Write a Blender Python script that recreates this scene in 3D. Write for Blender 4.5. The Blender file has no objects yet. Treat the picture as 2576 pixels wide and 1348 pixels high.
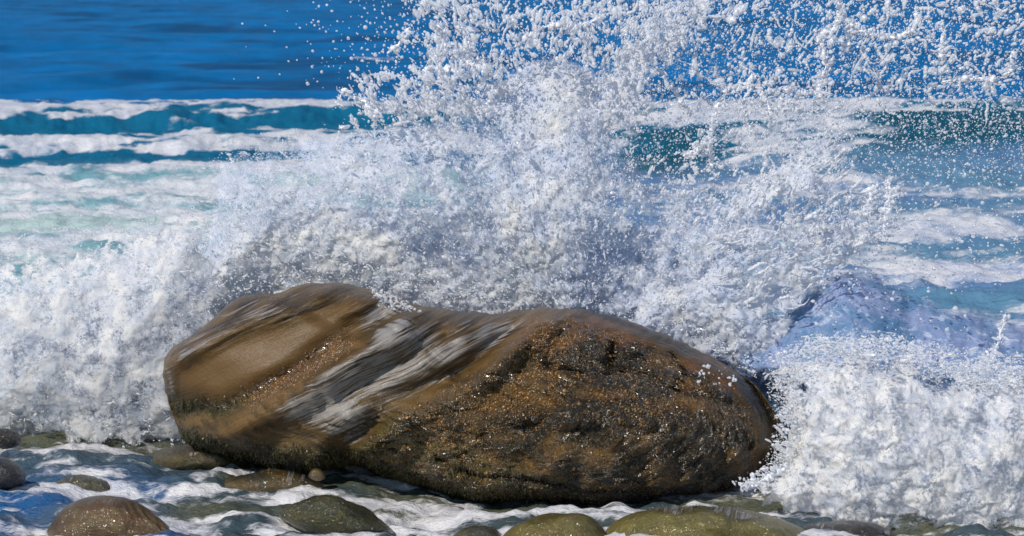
import bpy, bmesh, math, random
import numpy as np
from mathutils import Vector, Matrix

random.seed(7)
rng = np.random.default_rng(11)
scene = bpy.context.scene
COL = scene.collection

# ------------------------------------------------------------------ camera, sky, sun, exposure
CAM_H = 2.2
PITCH = math.radians(5.11)
HFOV = math.radians(16.06)
cam_data = bpy.data.cameras.new("camera")
cam = bpy.data.objects.new("camera", cam_data)
COL.objects.link(cam)
cam.location = (0, 0, CAM_H)
cam.rotation_euler = (math.pi / 2 - PITCH, 0, 0)
cam_data.sensor_width = 36
cam_data.lens = 18 / math.tan(HFOV / 2)
cam_data.clip_start = 0.1
cam_data.clip_end = 20000
cam_data.dof.use_dof = True
cam_data.dof.focus_distance = 14.3
cam_data.dof.aperture_fstop = cam_data.lens / 1000 / 0.012
scene.camera = cam

SUN_EL = math.radians(36)
SUN_AZ = math.radians(214)
world = bpy.data.worlds.new("World")
scene.world = world
world.use_nodes = True
wn = world.node_tree
bg = wn.nodes["Background"]
sky = wn.nodes.new("ShaderNodeTexSky")
sky.sky_type = 'NISHITA'
sky.sun_disc = False
sky.sun_elevation = SUN_EL
sky.sun_rotation = SUN_AZ
sky.air_density = 1.0
sky.dust_density = 0.0
sky.ozone_density = 4.0
wn.links.new(sky.outputs[0], bg.inputs[0])
bg.inputs[1].default_value = 0.11
sun_d = bpy.data.lights.new("sun", 'SUN')
sun_d.energy = 3.6
sun_d.angle = math.radians(0.5)
sun_d.color = (1.0, 0.93, 0.82)
sun = bpy.data.objects.new("sun", sun_d)
COL.objects.link(sun)
sd = Vector((math.sin(SUN_AZ) * math.cos(SUN_EL), math.cos(SUN_AZ) * math.cos(SUN_EL), math.sin(SUN_EL)))
sun.rotation_euler = sd.to_track_quat('Z', 'Y').to_euler()
sun.location = (-4, -4, 12)
scene.view_settings.view_transform = 'Standard'
scene.view_settings.look = 'None'
scene.view_settings.exposure = 0.0
scene.view_settings.gamma = 1.0
scene.view_settings.use_curve_mapping = False
scene.cycles.max_bounces = 12
scene.cycles.diffuse_bounces = 8
scene.cycles.transparent_max_bounces = 24
scene.cycles.use_denoising = True
scene.cycles.volume_bounces = 4

# ------------------------------------------------------------------ helpers
TH = math.tan(HFOV / 2)
sp, cp = math.sin(PITCH), math.cos(PITCH)


def at(u, v, Y):
    """point of the place seen along sight line (u, v), at distance Y"""
    a = (np.asarray(u, float) - 1287.5) / 1287.5 * TH
    b = (674 - np.asarray(v, float)) / 1287.5 * TH
    k = Y / (cp + b * sp)
    return a * k, Y + 0 * a, CAM_H + (-sp + b * cp) * k


def uv_of(x, y, z):
    zz = z - CAM_H
    f = y * cp - zz * sp
    w = y * sp + zz * cp
    return 1287.5 + x / f / TH * 1287.5, 674 - w / f / TH * 1287.5


PERM = np.random.default_rng(3).permutation(256).astype(np.int32)
PERM = np.concatenate([PERM, PERM, PERM])
_g = np.random.default_rng(5).normal(size=(256, 3)).astype(np.float32)
_g /= np.linalg.norm(_g, axis=1)[:, None]


def perlin(x, y, z=0.0, seed=0):
    x, y, z = np.broadcast_arrays(np.asarray(x, np.float32), np.asarray(y, np.float32), np.asarray(z, np.float32))
    x = x + seed * 17.31
    y = y + seed * 5.77
    z = z + seed * 9.13
    xi, yi, zi = np.floor(x), np.floor(y), np.floor(z)
    fx, fy, fz = x - xi, y - yi, z - zi
    X, Y, Z = xi.astype(np.int32) & 255, yi.astype(np.int32) & 255, zi.astype(np.int32) & 255
    ux, uy, uz = [t * t * t * (t * (t * 6 - 15) + 10) for t in (fx, fy, fz)]
    out = 0
    for i in (0, 1):
        wx = ux if i else 1 - ux
        for j in (0, 1):
            wy = uy if j else 1 - uy
            for k in (0, 1):
                wz = uz if k else 1 - uz
                h = PERM[PERM[PERM[X + i] + Y + j] + Z + k]
                g = _g[h]
                out = out + wx * wy * wz * (g[..., 0] * (fx - i) + g[..., 1] * (fy - j) + g[..., 2] * (fz - k))
    return out * 1.6


def fbm(x, y, z=0.0, octv=4, seed=0, ridged=False, gain=0.5):
    s, a, f, n = 0, 1.0, 1.0, 0.0
    for o in range(octv):
        v = perlin(x * f, y * f, z * f if not np.isscalar(z) else z, seed + o)
        if ridged:
            v = 1 - 2 * np.abs(v)
        s = s + a * v
        n += a
        a *= gain
        f *= 2.03
    return s / n


def sstep(a, b, x):
    t = np.clip((x - a) / (b - a), 0, 1)
    return t * t * (3 - 2 * t)


def g(d, w):
    return np.exp(-(d / w) ** 2)


def seg_dist(u, v, pts):
    d = np.full(np.shape(u), 1e9)
    for (a, b), (c, e) in zip(pts[:-1], pts[1:]):
        dx, dy = c - a, e - b
        t = np.clip(((u - a) * dx + (v - b) * dy) / (dx * dx + dy * dy + 1e-9), 0, 1)
        d = np.minimum(d, np.hypot(u - a - t * dx, v - b - t * dy))
    return d


def poly_sd(u, v, pts):
    """signed distance, positive inside"""
    p = list(pts) + [pts[0]]
    d = seg_dist(u, v, p)
    ins = np.zeros(np.shape(u), bool)
    for (a, b), (c, e) in zip(p[:-1], p[1:]):
        if b == e:
            continue
        cond = ((b > v) != (e > v)) & (u < (c - a) * (v - b) / (e - b) + a)
        ins ^= cond
    return np.where(ins, d, -d)


def props(o, label=None, cat=None, kind=None, group=None):
    if label: o["label"] = label
    if cat: o["category"] = cat
    if kind: o["kind"] = kind
    if group: o["group"] = group
    return o


def mesh_np(name, co, faces, mat=None, parent=None, smooth=True):
    """faces: (n,3) or (n,4) int array"""
    me = bpy.data.meshes.new(name)
    co = np.asarray(co, np.float32)
    faces = np.asarray(faces, np.int32)
    k = faces.shape[1]
    me.vertices.add(len(co))
    me.vertices.foreach_set("co", co.ravel())
    me.loops.add(faces.size)
    me.loops.foreach_set("vertex_index", faces.ravel())
    me.polygons.add(len(faces))
    me.polygons.foreach_set("loop_start", np.arange(0, faces.size, k, dtype=np.int32))
    me.update(calc_edges=True)
    if smooth:
        me.polygons.foreach_set("use_smooth", np.ones(len(faces), bool))
    if mat:
        me.materials.append(mat)
    o = bpy.data.objects.new(name, me)
    COL.objects.link(o)
    if parent:
        o.parent = parent
    return o


def attr(o, name, data, typ='FLOAT'):
    me = o.data
    a = me.attributes.new(name, typ, 'POINT')
    data = np.asarray(data, np.float32)
    if typ == 'FLOAT':
        a.data.foreach_set("value", data.ravel())
    elif typ == 'FLOAT_VECTOR':
        a.data.foreach_set("vector", data.ravel())
    elif typ == 'FLOAT_COLOR':
        if data.shape[1] == 3:
            data = np.concatenate([data, np.ones((len(data), 1), np.float32)], 1)
        a.data.foreach_set("color", data.ravel())


_ico = {}


def ico(sub):
    if sub not in _ico:
        bm = bmesh.new()
        bmesh.ops.create_icosphere(bm, subdivisions=sub, radius=1)
        co = np.array([v.co[:] for v in bm.verts])
        fa = np.array([[v.index for v in f.verts] for f in bm.faces])
        bm.free()
        _ico[sub] = (co, fa)
    return _ico[sub]


def vnormals(co, fa):
    n = np.zeros_like(co)
    a, b, c = co[fa[:, 0]], co[fa[:, 1]], co[fa[:, 2]]
    fn = np.cross(b - a, c - a)
    for k in range(3):
        np.add.at(n, fa[:, k], fn)
    return n / (np.linalg.norm(n, axis=1)[:, None] + 1e-12)


class NT:
    """tiny node helper"""
    def __init__(s, name):
        s.m = bpy.data.materials.new(name)
        s.m.use_nodes = True
        s.t = s.m.node_tree
        s.b = s.t.nodes["Principled BSDF"]
        s.out = s.t.nodes["Material Output"]

    def n(s, typ, **kw):
        nd = s.t.nodes.new(typ)
        for k, v in kw.items():
            setattr(nd, k, v)
        return nd

    def l(s, a, b):
        s.t.links.new(a, b)

    def attr(s, name):
        return s.n("ShaderNodeAttribute", attribute_name=name)

    def noise(s, vec, scale, detail=3, rough=0.55, dist=0.0):
        nd = s.n("ShaderNodeTexNoise")
        nd.inputs["Scale"].default_value = scale
        nd.inputs["Detail"].default_value = detail
        nd.inputs["Roughness"].default_value = rough
        nd.inputs["Distortion"].default_value = dist
        if vec is not None: s.l(vec, nd.inputs["Vector"])
        return nd.outputs["Fac"]

    def obj(s, sc=(1, 1, 1)):
        tc = s.n("ShaderNodeTexCoord")
        mp = s.n("ShaderNodeMapping")
        mp.inputs["Scale"].default_value = sc
        s.l(tc.outputs["Object"], mp.inputs["Vector"])
        return mp.outputs[0]

    def math(s, op, a, b=None, c=None, clamp=False):
        nd = s.n("ShaderNodeMath", operation=op, use_clamp=clamp)
        for i, x in enumerate((a, b, c)):
            if x is None: continue
            if isinstance(x, (int, float)): nd.inputs[i].default_value = x
            else: s.l(x, nd.inputs[i])
        return nd.outputs[0]

    def smooth(s, v, a, b, lo=0.0, hi=1.0):
        nd = s.n("ShaderNodeMapRange", interpolation_type='SMOOTHSTEP')
        s.l(v, nd.inputs[0])
        for i, x in enumerate((a, b, lo, hi)):
            nd.inputs[i + 1].default_value = x
        return nd.outputs[0]

    def mix(s, f, a, b):
        nd = s.n("ShaderNodeMix", data_type='RGBA')
        for i, x in ((0, f), (6, a), (7, b)):
            if isinstance(x, (int, float)): nd.inputs[i].default_value = x
            elif isinstance(x, tuple): nd.inputs[i].default_value = (*x, 1) if len(x) == 3 else x
            else: s.l(x, nd.inputs[i])
        return nd.outputs[2]

    def bump(s, h, strength, dist, prev=None):
        nd = s.n("ShaderNodeBump")
        nd.inputs["Strength"].default_value = strength
        nd.inputs["Distance"].default_value = dist
        s.l(h, nd.inputs["Height"])
        if prev is not None: s.l(prev, nd.inputs["Normal"])
        return nd.outputs[0]


# ------------------------------------------------------------------ materials
def mat_water():
    m = NT("sea_water")
    foam_a = m.attr("foam").outputs["Fac"]
    tint = m.attr("tint").outputs["Color"]
    fv = m.attr("fcoord").outputs["Vector"]
    n1 = m.noise(fv, 1.0, 6, 0.62, 0.6)
    n2 = m.noise(fv, 5.0, 4, 0.6, 1.0)
    nn = m.math('ADD', m.math('MULTIPLY', n1, 0.65), m.math('MULTIPLY', n2, 0.35))
    v = m.math('ADD', m.math('SUBTRACT', nn, 0.5), m.math('SUBTRACT', foam_a, 0.5))
    mask = m.smooth(v, -0.10, 0.14)
    wcol = m.mix(m.smooth(n2, 0.35, 0.7), tint, m.mix(0.12, tint, (0.05, 0.20, 0.24)))
    fcol = m.mix(m.smooth(n1, 0.35, 0.65), m.mix(0.62, tint, (0.82, 0.80, 0.86)), (0.76, 0.745, 0.74))
    b1 = m.bump(n2, 0.45, 0.05)
    b2 = m.bump(m.noise(fv, 14, 3, 0.6), 0.35, 0.015, b1)
    df = m.n("ShaderNodeBsdfDiffuse"); m.l(m.mix(mask, wcol, fcol), df.inputs[0]); m.l(b2, df.inputs["Normal"])
    gl = m.n("ShaderNodeBsdfGlossy"); gl.inputs["Roughness"].default_value = 0.14; m.l(b2, gl.inputs["Normal"])
    fr = m.n("ShaderNodeFresnel"); fr.inputs[0].default_value = 1.33; m.l(b2, fr.inputs["Normal"])
    k = m.math('MULTIPLY', m.math('MULTIPLY', fr.outputs[0], m.attr("gloss").outputs["Fac"]), m.smooth(mask, 0, 1, 1.0, 0.25))
    mx = m.n("ShaderNodeMixShader"); m.l(k, mx.inputs[0]); m.l(df.outputs[0], mx.inputs[1]); m.l(gl.outputs[0], mx.inputs[2])
    m.l(mx.outputs[0], m.out.inputs[0])
    m.t.nodes.remove(m.b)
    return m.m


def mat_foam():
    m = NT("white_foam")
    o = m.obj()
    n1 = m.noise(o, 3.0, 6, 0.6, 1.5)
    n2 = m.noise(o, 16.0, 5, 0.65, 1.0)
    n3 = m.noise(o, 70.0, 3, 0.6)
    c = m.mix(m.smooth(n1, 0.35, 0.62), (0.46, 0.52, 0.60), (0.64, 0.64, 0.63))
    c = m.mix(m.smooth(n2, 0.25, 0.5, 0.55, 0.0), c, (0.34, 0.42, 0.50))
    m.l(c, m.b.inputs["Base Color"])
    m.b.inputs["Roughness"].default_value = 0.6
    m.b.inputs["Specular IOR Level"].default_value = 0.2
    m.b.inputs["Subsurface Weight"].default_value = 0.7
    m.b.inputs["Subsurface Radius"].default_value = (1, 1, 1)
    m.b.inputs["Subsurface Scale"].default_value = 0.05
    b1 = m.bump(n2, 0.7, 0.03)
    m.l(m.bump(n3, 0.6, 0.008, b1), m.b.inputs["Normal"])
    return m.m


def mat_drop():
    m = NT("spray_water")
    t = m.t
    d = m.n("ShaderNodeBsdfDiffuse")
    d.inputs[0].default_value = (0.95, 0.95, 0.97, 1)
    tr = m.n("ShaderNodeBsdfTranslucent")
    tr.inputs[0].default_value = (0.86, 0.90, 0.96, 1)
    g = m.n("ShaderNodeBsdfGlossy")
    g.inputs[0].default_value = (1, 1, 1, 1)
    g.inputs["Roughness"].default_value = 0.22
    mx = m.n("ShaderNodeMixShader"); mx.inputs[0].default_value = 0.30
    m.l(d.outputs[0], mx.inputs[1]); m.l(tr.outputs[0], mx.inputs[2])
    m2 = m.n("ShaderNodeMixShader"); m2.inputs[0].default_value = 0.06
    m.l(mx.outputs[0], m2.inputs[1]); m.l(g.outputs[0], m2.inputs[2])
    tp = m.n("ShaderNodeBsdfTransparent")
    tp.inputs[0].default_value = (0.97, 0.98, 1, 1)
    m3 = m.n("ShaderNodeMixShader"); m3.inputs[0].default_value = 0.45
    m.l(m2.outputs[0], m3.inputs[1]); m.l(tp.outputs[0], m3.inputs[2])
    m.l(m3.outputs[0], m.out.inputs[0])
    t.nodes.remove(m.b)
    return m.m


def mat_rock(name="wet_rock", fine=1.0):
    m = NT(name)
    c = m.attr("col").outputs["Color"]
    rg = m.attr("rough").outputs["Fac"]
    o = m.obj()
    n1 = m.noise(o, 14, 6, 0.7, 0.5)
    n2 = m.noise(o, 60, 5, 0.7)
    n3 = m.noise(o, 160, 3, 0.6)
    spots = m.math('MULTIPLY', m.smooth(n2, 0.48, 0.62), rg)
    wet = m.attr("wet").outputs["Fac"]
    fl = m.attr("flow").outputs["Vector"]
    s1 = m.noise(fl, 1.0, 5, 0.7, 0.4)
    s2 = m.noise(fl, 4.0, 3, 0.7, 0.2)
    ss = m.math('ADD', m.math('MULTIPLY', s1, 0.6), m.math('MULTIPLY', s2, 0.4))
    sm = m.math('SUBTRACT', 1.0, rg, clamp=True)
    sm = m.math('MULTIPLY', sm, m.math('SUBTRACT', 1.0, m.math('MULTIPLY', m.attr("calm").outputs["Fac"], 0.8)))
    cc = m.mix(m.math('MULTIPLY', m.smooth(n1, 0.38, 0.62, 0.6, 0.0), rg), c, (0.02, 0.017, 0.012))
    cc = m.mix(m.math('MULTIPLY', spots, 0.4), cc, (0.30, 0.19, 0.09))
    cc = m.mix(m.smooth(n3, 0.3, 0.7, 0.25, 0.0), cc, (0.02, 0.02, 0.015))
    cc = m.mix(m.math('MULTIPLY', m.smooth(ss, 0.40, 0.56, 0.4, 0.0), sm), cc, (0.05, 0.030, 0.014))
    m.l(cc, m.b.inputs["Base Color"])
    m.l(m.math('SUBTRACT', m.smooth(n2, 0.3, 0.7, 0.32, 0.42), m.math('MULTIPLY', rg, 0.16)), m.b.inputs["Roughness"])
    m.b.inputs["Specular IOR Level"].default_value = 0.35
    m.b.inputs["Coat IOR"].default_value = 1.7
    m.l(m.math('ADD', m.math('MULTIPLY', rg, 0.4), m.math('MULTIPLY', wet, 0.7), clamp=True), m.b.inputs["Coat Weight"])
    m.b.inputs["Coat Roughness"].default_value = 0.17
    h = m.math('ADD', m.math('MULTIPLY', n2, 1.0), m.math('MULTIPLY', n3, 0.6))
    hh = m.math('MULTIPLY', h, m.math('ADD', m.math('MULTIPLY', rg, 0.9), 0.08))
    bp = m.bump(m.math('MULTIPLY', ss, sm), 0.7, 0.02, m.bump(hh, 0.9 * fine, 0.03))
    m.l(bp, m.b.inputs["Normal"])
    n4 = m.noise(o, 38, 2, 0.6, 0.4)
    cb = m.bump(m.math('MULTIPLY', n4, m.math('ADD', m.math('MULTIPLY', rg, 0.9), 0.06)), 1.0 * fine, 0.09)
    m.l(cb, m.b.inputs["Coat Normal"])
    return m.m


def mat_film():
    """thin running water: mostly clear, with pale streaks of painted sky reflection and some foam along the flow"""
    m = NT("running_water")
    fl = m.attr("flow").outputs["Vector"]
    am = m.attr("amount").outputs["Fac"]
    n1 = m.noise(fl, 1.0, 4, 0.6, 0.4)
    n2 = m.noise(fl, 2.6, 4, 0.65, 0.3)
    nn = m.math('ADD', m.math('MULTIPLY', n1, 0.5), m.math('MULTIPLY', n2, 0.5))
    v = m.math('ADD', nn, m.math('MULTIPLY', m.math('SUBTRACT', am, 0.5), 0.35))
    mask = m.smooth(v, 0.50, 0.64)
    t = m.n("ShaderNodeBsdfTransparent")
    t.inputs[0].default_value = (0.93, 0.93, 0.92, 1)
    m.b.inputs["Base Color"].default_value = (0.33, 0.305, 0.285, 1)  # pale colour stands in for reflected sky, plus some foam
    m.b.inputs["Roughness"].default_value = 0.22
    m.b.inputs["Specular IOR Level"].default_value = 0.4
    bp = m.bump(nn, 0.8, 0.012)
    m.l(bp, m.b.inputs["Normal"])
    g = m.n("ShaderNodeBsdfGlossy"); g.inputs["Roughness"].default_value = 0.13
    m.l(bp, g.inputs["Normal"])
    fr = m.n("ShaderNodeFresnel"); fr.inputs[0].default_value = 1.33
    m.l(bp, fr.inputs["Normal"])
    mg = m.n("ShaderNodeMixShader")
    m.l(m.math('MULTIPLY', fr.outputs[0], 0.25), mg.inputs[0]); m.l(t.outputs[0], mg.inputs[1]); m.l(g.outputs[0], mg.inputs[2])
    ms = m.n("ShaderNodeMixShader")
    m.l(m.math('MULTIPLY', m.math('MULTIPLY', mask, 1.0), am, clamp=True), ms.inputs[0])
    m.l(mg.outputs[0], ms.inputs[1]); m.l(m.b.outputs[0], ms.inputs[2])
    m.l(ms.outputs[0], m.out.inputs[0])
    return m.m


def mat_plain(name, col, rough=0.4, var=None):
    m = NT(name)
    if var:
        n = m.noise(m.obj(), 25, 4, 0.6)
        m.l(m.mix(m.smooth(n, 0.35, 0.65), col, var), m.b.inputs["Base Color"])
    else:
        m.b.inputs["Base Color"].default_value = (*col, 1)
    m.b.inputs["Roughness"].default_value = rough
    return m.m


M_WATER, M_FOAM, M_DROP, M_ROCK, M_FILM = mat_water(), mat_foam(), mat_drop(), mat_rock(), mat_film()
M_WEED = mat_plain("olive_weed", (0.075, 0.060, 0.012), 0.35, (0.025, 0.024, 0.010))
M_BARN = mat_plain("barnacle_shell", (0.27, 0.135, 0.035), 0.2, (0.07, 0.042, 0.012))
M_BARN.node_tree.nodes["Principled BSDF"].inputs["Roughness"].default_value = 0.28
M_BARN.node_tree.nodes["Principled BSDF"].inputs["Specular IOR Level"].default_value = 0.7

# ------------------------------------------------------------------ the sea: one sheet from the rocks to the horizon
def row_flat(Y):
    return (np.degrees(np.arctan(CAM_H / Y)) - 0.9) / 8.42 * 1348


NR, NC = 760, 820
dep = np.linspace(math.degrees(math.atan(CAM_H / 12.2)), 0.72, NR)
Yr = CAM_H / np.tan(np.radians(dep))
Yr = np.concatenate([Yr, [230, 320, 500, 900, 2000, 5000, 9000]])
NR = len(Yr)
f = np.linspace(-1, 1, NC)
f = np.sign(f) * (0.75 * np.abs(f) + 0.12 * np.abs(f) ** 5)
fo = np.array([0.95, 1.05, 1.2, 1.4, 1.7, 2.1, 2.7, 3.5, 4.6, 6.0])
f = np.concatenate([-fo[::-1], f, fo]); NC = len(f)
GX = f[None, :] * (Yr[:, None] * 0.21 + 0.2)
GY = np.repeat(Yr[:, None], NC, 1)


def sea_fields(X, Y):
    rowf = row_flat(Y)
    U = 1287.5 + X / Y / TH * 1287.5
    far = sstep(44, 50, Y)
    near = 1 - sstep(15.2, 16.6, Y)
    mid = (1 - far) * (1 - near)
    # wandering of the bands
    wob = 15 * fbm(U / 420, rowf / 120, 0.3, 3, 21)
    R = rowf + wob - 22 + 14 * fbm(U / 700, 0.5, 0.3, 2, 24)
    h = far * (0.16 * fbm(X / 7, Y / 4.2, 0, 3, 1) + 0.13 * fbm(X / 2.0, Y / 1.6, 0, 3, 2)) * np.clip(600 / Y, 0, 1)
    h = h + mid * 0.045 * fbm(X / 0.45, Y / 0.5, 0, 3, 7, True) + mid * (0.10 * fbm(X / 2.2, Y / 1.5, 0, 4, 5) + 0.14 * (0.6 - np.abs(fbm(X / 0.9, Y / 0.8, 0, 4, 9))) - 0.02)
    # near water, running down between the rocks
    lift = 0.11 * sstep(13.4, 14.5, Y) * (1 - sstep(900, 1250, U))
    h = h + near * (lift + 0.07 * fbm(X / 0.8, Y / 0.4, 0, 3, 12) + 0.07 * fbm(X / 0.30, Y / 0.2, 0, 4, 14) + 0.02 * fbm(X / 0.10, Y / 0.06, 0, 3, 15))
    # ---- foam amount
    left = 1 - sstep(900, 1600, U)
    right = 1 - left

    def band(a, b, s=5):
        return sstep(a - s, a + s, R) * (1 - sstep(b - s, b + s, R))
    foam = np.full(X.shape, 0.10)
    R = R + 7 * fbm(U / 90, rowf / 14, 0.7, 3, 23)
    fn = fbm(X / 3.0, Y / 1.6, 0, 4, 31)
    caps = fbm(X / 2.5, Y / 4.0, 0, 3, 41)
    foam = foam + far * 0.45 * sstep(0.42, 0.62, caps)
    fl = 0.95 * band(262, 298, 4) + 0.42 * band(318, 342) * (1 - sstep(500, 700, U)) + 0.8 * band(340, 378, 6) + 0.0
    fr = 0.66 * band(264, 318, 8) + 0.22 * band(318, 450, 12) + 0.0
    churn = sstep(392, 410, R) * (0.47 + 0.50 * fn + 0.34 * fbm(X / 0.7, Y / 1.1, 0, 4, 33))
    churn_r = sstep(425, 470, R) * (0.40 + 0.40 * fn + 0.2 * fbm(X / 1.1, Y / 1.4, 0, 3, 35))
    fl = fl + 0.60 * band(295, 335) * sstep(0, 0.4, fbm(U / 130, rowf / 8, 0.5, 3, 29)); fl = fl * (0.60 + 1.5 * fbm(U / 160, rowf / 9, 0.2, 3, 25)); fr = fr + 0.45 * band(300, 430, 20) * (1 - np.clip(g((U - 1690) / 150, 1) + sstep(2050, 2300, U), 0, 1)); fr = fr * (0.75 + 1.3 * fbm(U / 160, rowf / 12, 0.2, 3, 27))
    foam = foam + (1 - near) * (left * np.maximum(fl, churn) + right * np.maximum(fr, churn_r))
    nf = fbm(X / 0.8, Y / 0.22, 0, 4, 51)
    foam = foam * (1 - near) + near * (0.44 + 0.6 * nf + 0.35 * fbm(X / 0.25, Y / 0.07, 0, 3, 53))
    for (cu, cv, cy, cr) in ((280, 1300, 13.5, .20), (850, 1300, 13.55, .20), (1420, 1320, 13.35, .2), (1780, 1310, 13.4, .36), (640, 1210, 14.1, .2), (1200, 1340, 13.5, .1), (200, 1230, 14.15, .16)):
        cx = float(at(cu, cv, cy)[0])
        dd = np.hypot(X - cx, (Y - cy) * 0.9)
        foam = foam + 0.22 * g(dd - cr, 0.09)
    dB = np.hypot((X - float(at(1250, 1200, 14.3)[0])) / 1.0, (Y - 14.5) / 0.65)
    foam = foam + 0.2 * g(dB - 1.05, 0.16)
    h = h + 0.16 * band(258, 300, 8) + 0.10 * band(340, 372, 8) + 0.22 * right * band(300, 430, 40) * sstep(1500, 2200, U)
    # ---- body colour, with sky reflection painted into the near water
    deep = np.array([0.000, 0.155, 0.41])
    teal = np.array([0.006, 0.14, 0.26])
    green = np.array([0.22, 0.42, 0.46])
    pale = np.array([0.48, 0.60, 0.57])
    lav = np.array([0.16, 0.26, 0.46])
    dgreen = np.array([0.008, 0.065, 0.09])
    olive = np.array([0.10, 0.10, 0.06])
    blue2 = np.array([0.05, 0.075, 0.09])
    c = np.zeros(X.shape + (3,)) + deep
    dk = sstep(-0.05, 0.40, fbm(X / 6, Y / 5, 0, 3, 61) + 0.55 * fbm(X / 1.3, Y / 2.0, 0, 4, 63))[..., None]
    c = c * (1 + 0.6 * fbm(X / 1.6, Y / 2.5, 0, 5, 65, gain=0.65))[..., None]
    c = c * (1 - dk * 0.75) + np.array([0.003, 0.055, 0.16]) * dk * 0.75
    a = sstep(265, 290, R)[..., None]
    c = c * (1 - a) + teal * a
    a = (sstep(395, 430, R) * (0.8 + 0.2 * left))[..., None]
    pg = sstep(-0.25, 0.25, fbm(X / 2.5, Y / 2.0, 0, 3, 71))[..., None]
    midc = (green * (1 - pg) + pale * pg) * left[..., None] + (lav * (1 - pg) + np.array([0.15, 0.29, 0.42]) * pg) * right[..., None]
    c = c * (1 - a) + midc * a
    brk = np.clip(g((U - 1690) / 150, 1) + sstep(2050, 2300, U), 0, 1) * (0.65 + 0.5 * fbm(U / 200, rowf / 14, 0.6, 3, 37))
    a = (np.clip(brk, 0, 1) * right * sstep(300, 340, R + 0.05 * (U - 2200)) * (1 - sstep(400, 440, R + 0.05 * (U - 2200))) * (1 - near))[..., None]
    c = c * (1 - a) + dgreen * a
    a = near[..., None]
    og = sstep(-0.2, 0.2, fbm(X / 1.1, Y / 0.4, 0, 3, 81))[..., None]
    bl = ((1 - sstep(330, 520, U)) * sstep(1180, 1290, R) * 0.8)[..., None]
    b2_ = blue2 * (1 - bl) + np.array([0.01, 0.11, 0.33]) * bl  # blue of the reflected sky painted into the water colour, strongest at lower left
    c = c * (1 - a) + (olive * og * (1 - 0.6 * bl) + b2_ * (1 - og * (1 - 0.6 * bl))) * a
    return h, foam, c, U


H, FO, TC, UU = sea_fields(GX, GY)
co = np.stack([GX, GY, H], -1).reshape(-1, 3)
ii = np.arange(NR * NC).reshape(NR, NC)
fa = np.stack([ii[:-1, :-1], ii[:-1, 1:], ii[1:, 1:], ii[1:, :-1]], -1).reshape(-1, 4)
sea = mesh_np("sea", co, fa, M_WATER)
props(sea, "deep blue sea behind, breaking into foam towards the rocks", None, "structure")
attr(sea, "foam", FO)
attr(sea, "gloss", 0.08 + 0.6 * (1 - sstep(15.2, 20, GY)))
attr(sea, "tint", TC.reshape(-1, 3), 'FLOAT_COLOR')
# foam pattern coordinates: finer close by, drawn out along the crests further off
k = np.clip(16 / GY, 0.25, 1.2)
near_k = 1 - sstep(15.2, 16.6, GY)
fc = np.stack([GX * (2.6 + 3.5 * near_k), GY * (1.9 + 9 * near_k) * 1.0, 2.5 * H], -1).reshape(-1, 3)
attr(sea, "fcoord", fc, 'FLOAT_VECTOR')

# ------------------------------------------------------------------ rocks
def rock_shape(outline, centre, Y, front, back, sub, relief=None, power=1.0, smooth_it=2):
    """closed body whose rim follows the outline, bulging to front and back"""
    pts = np.array(outline, float)
    for _ in range(smooth_it):           # chaikin
        q = np.roll(pts, -1, 0)
        pts = np.stack([0.75 * pts + 0.25 * q, 0.25 * pts + 0.75 * q], 1).reshape(-1, 2)
    d = pts - np.array(centre)
    th = np.arctan2(d[:, 1], d[:, 0]); r = np.hypot(d[:, 0], d[:, 1])
    o = np.argsort(th); th, r = th[o], r[o]
    th = np.concatenate([th - 2 * math.pi, th, th + 2 * math.pi]); r = np.tile(r, 3)
    s, fa = ico(sub)
    rr = np.hypot(s[:, 0], s[:, 2])
    ta = np.arctan2(-s[:, 2], s[:, 0])
    R = np.interp(ta, th, r)
    k = rr ** power
    u = centre[0] + np.cos(ta) * R * k
    v = centre[1] + np.sin(ta) * R * k
    yo = np.where(s[:, 1] < 0, s[:, 1] * front, s[:, 1] * back)
    isf = np.clip(-s[:, 1] * (3 if power == 1 else 6), 0, 1)
    if relief is not None:
        yo = yo - relief(u, v) * isf
    x, y, z = at(u, v, Y + yo)
    co = np.stack([x, y, z], 1)
    return co, fa, u, v, isf


# --- the big boulder
OUT = [(470, 1118), (440, 1060), (420, 1000), (410, 955), (411, 905), (432, 872), (480, 842), (520, 812), (556, 778), (592, 752),
       (628, 738), (668, 738), (705, 738), (750, 716), (800, 710), (860, 712), (915, 722), (960, 738), (1010, 756), (1065, 770), (1130, 780), (1200, 786),
       (1260, 788), (1310, 778), (1380, 775), (1470, 779), (1560, 798), (1640, 830), (1720, 862), (1800, 902), (1868, 944),
       (1905, 975), (1930, 1010), (1958, 1050), (1976, 1100), (1960, 1150), (1925, 1190), (1885, 1240), (1830, 1282), (1700, 1312),
       (1500, 1332), (1300, 1336), (1180, 1320), (1080, 1282), (1000, 1236), (930, 1190), (850, 1168), (780, 1196), (720, 1200),
       (650, 1180), (590, 1150), (540, 1130)]
FACE = [(860, 1150), (960, 1060), (1060, 1010), (1180, 950), (1290, 865), (1350, 800), (1440, 792), (1560, 825), (1700, 885), (1830, 955),
        (1890, 1020), (1915, 1100), (1900, 1190), (1820, 1275), (1300, 1310), (1050, 1260), (900, 1190)]


def ridge_noise(u, v, s, seed):
    return fbm(u / s, v / s, 0.5, 4, seed, ridged=True)


def flow_uv(u, v):
    """along/across coordinates of the film running down to the left"""
    al = (-0.90 * u + 0.44 * v)
    ac = (0.44 * u + 0.90 * v) + 18 * fbm(u / 230, v / 230, 0.1, 2, 91) + 0.00016 * (al + 400) ** 2 * 0.3
    return ac, al


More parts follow.
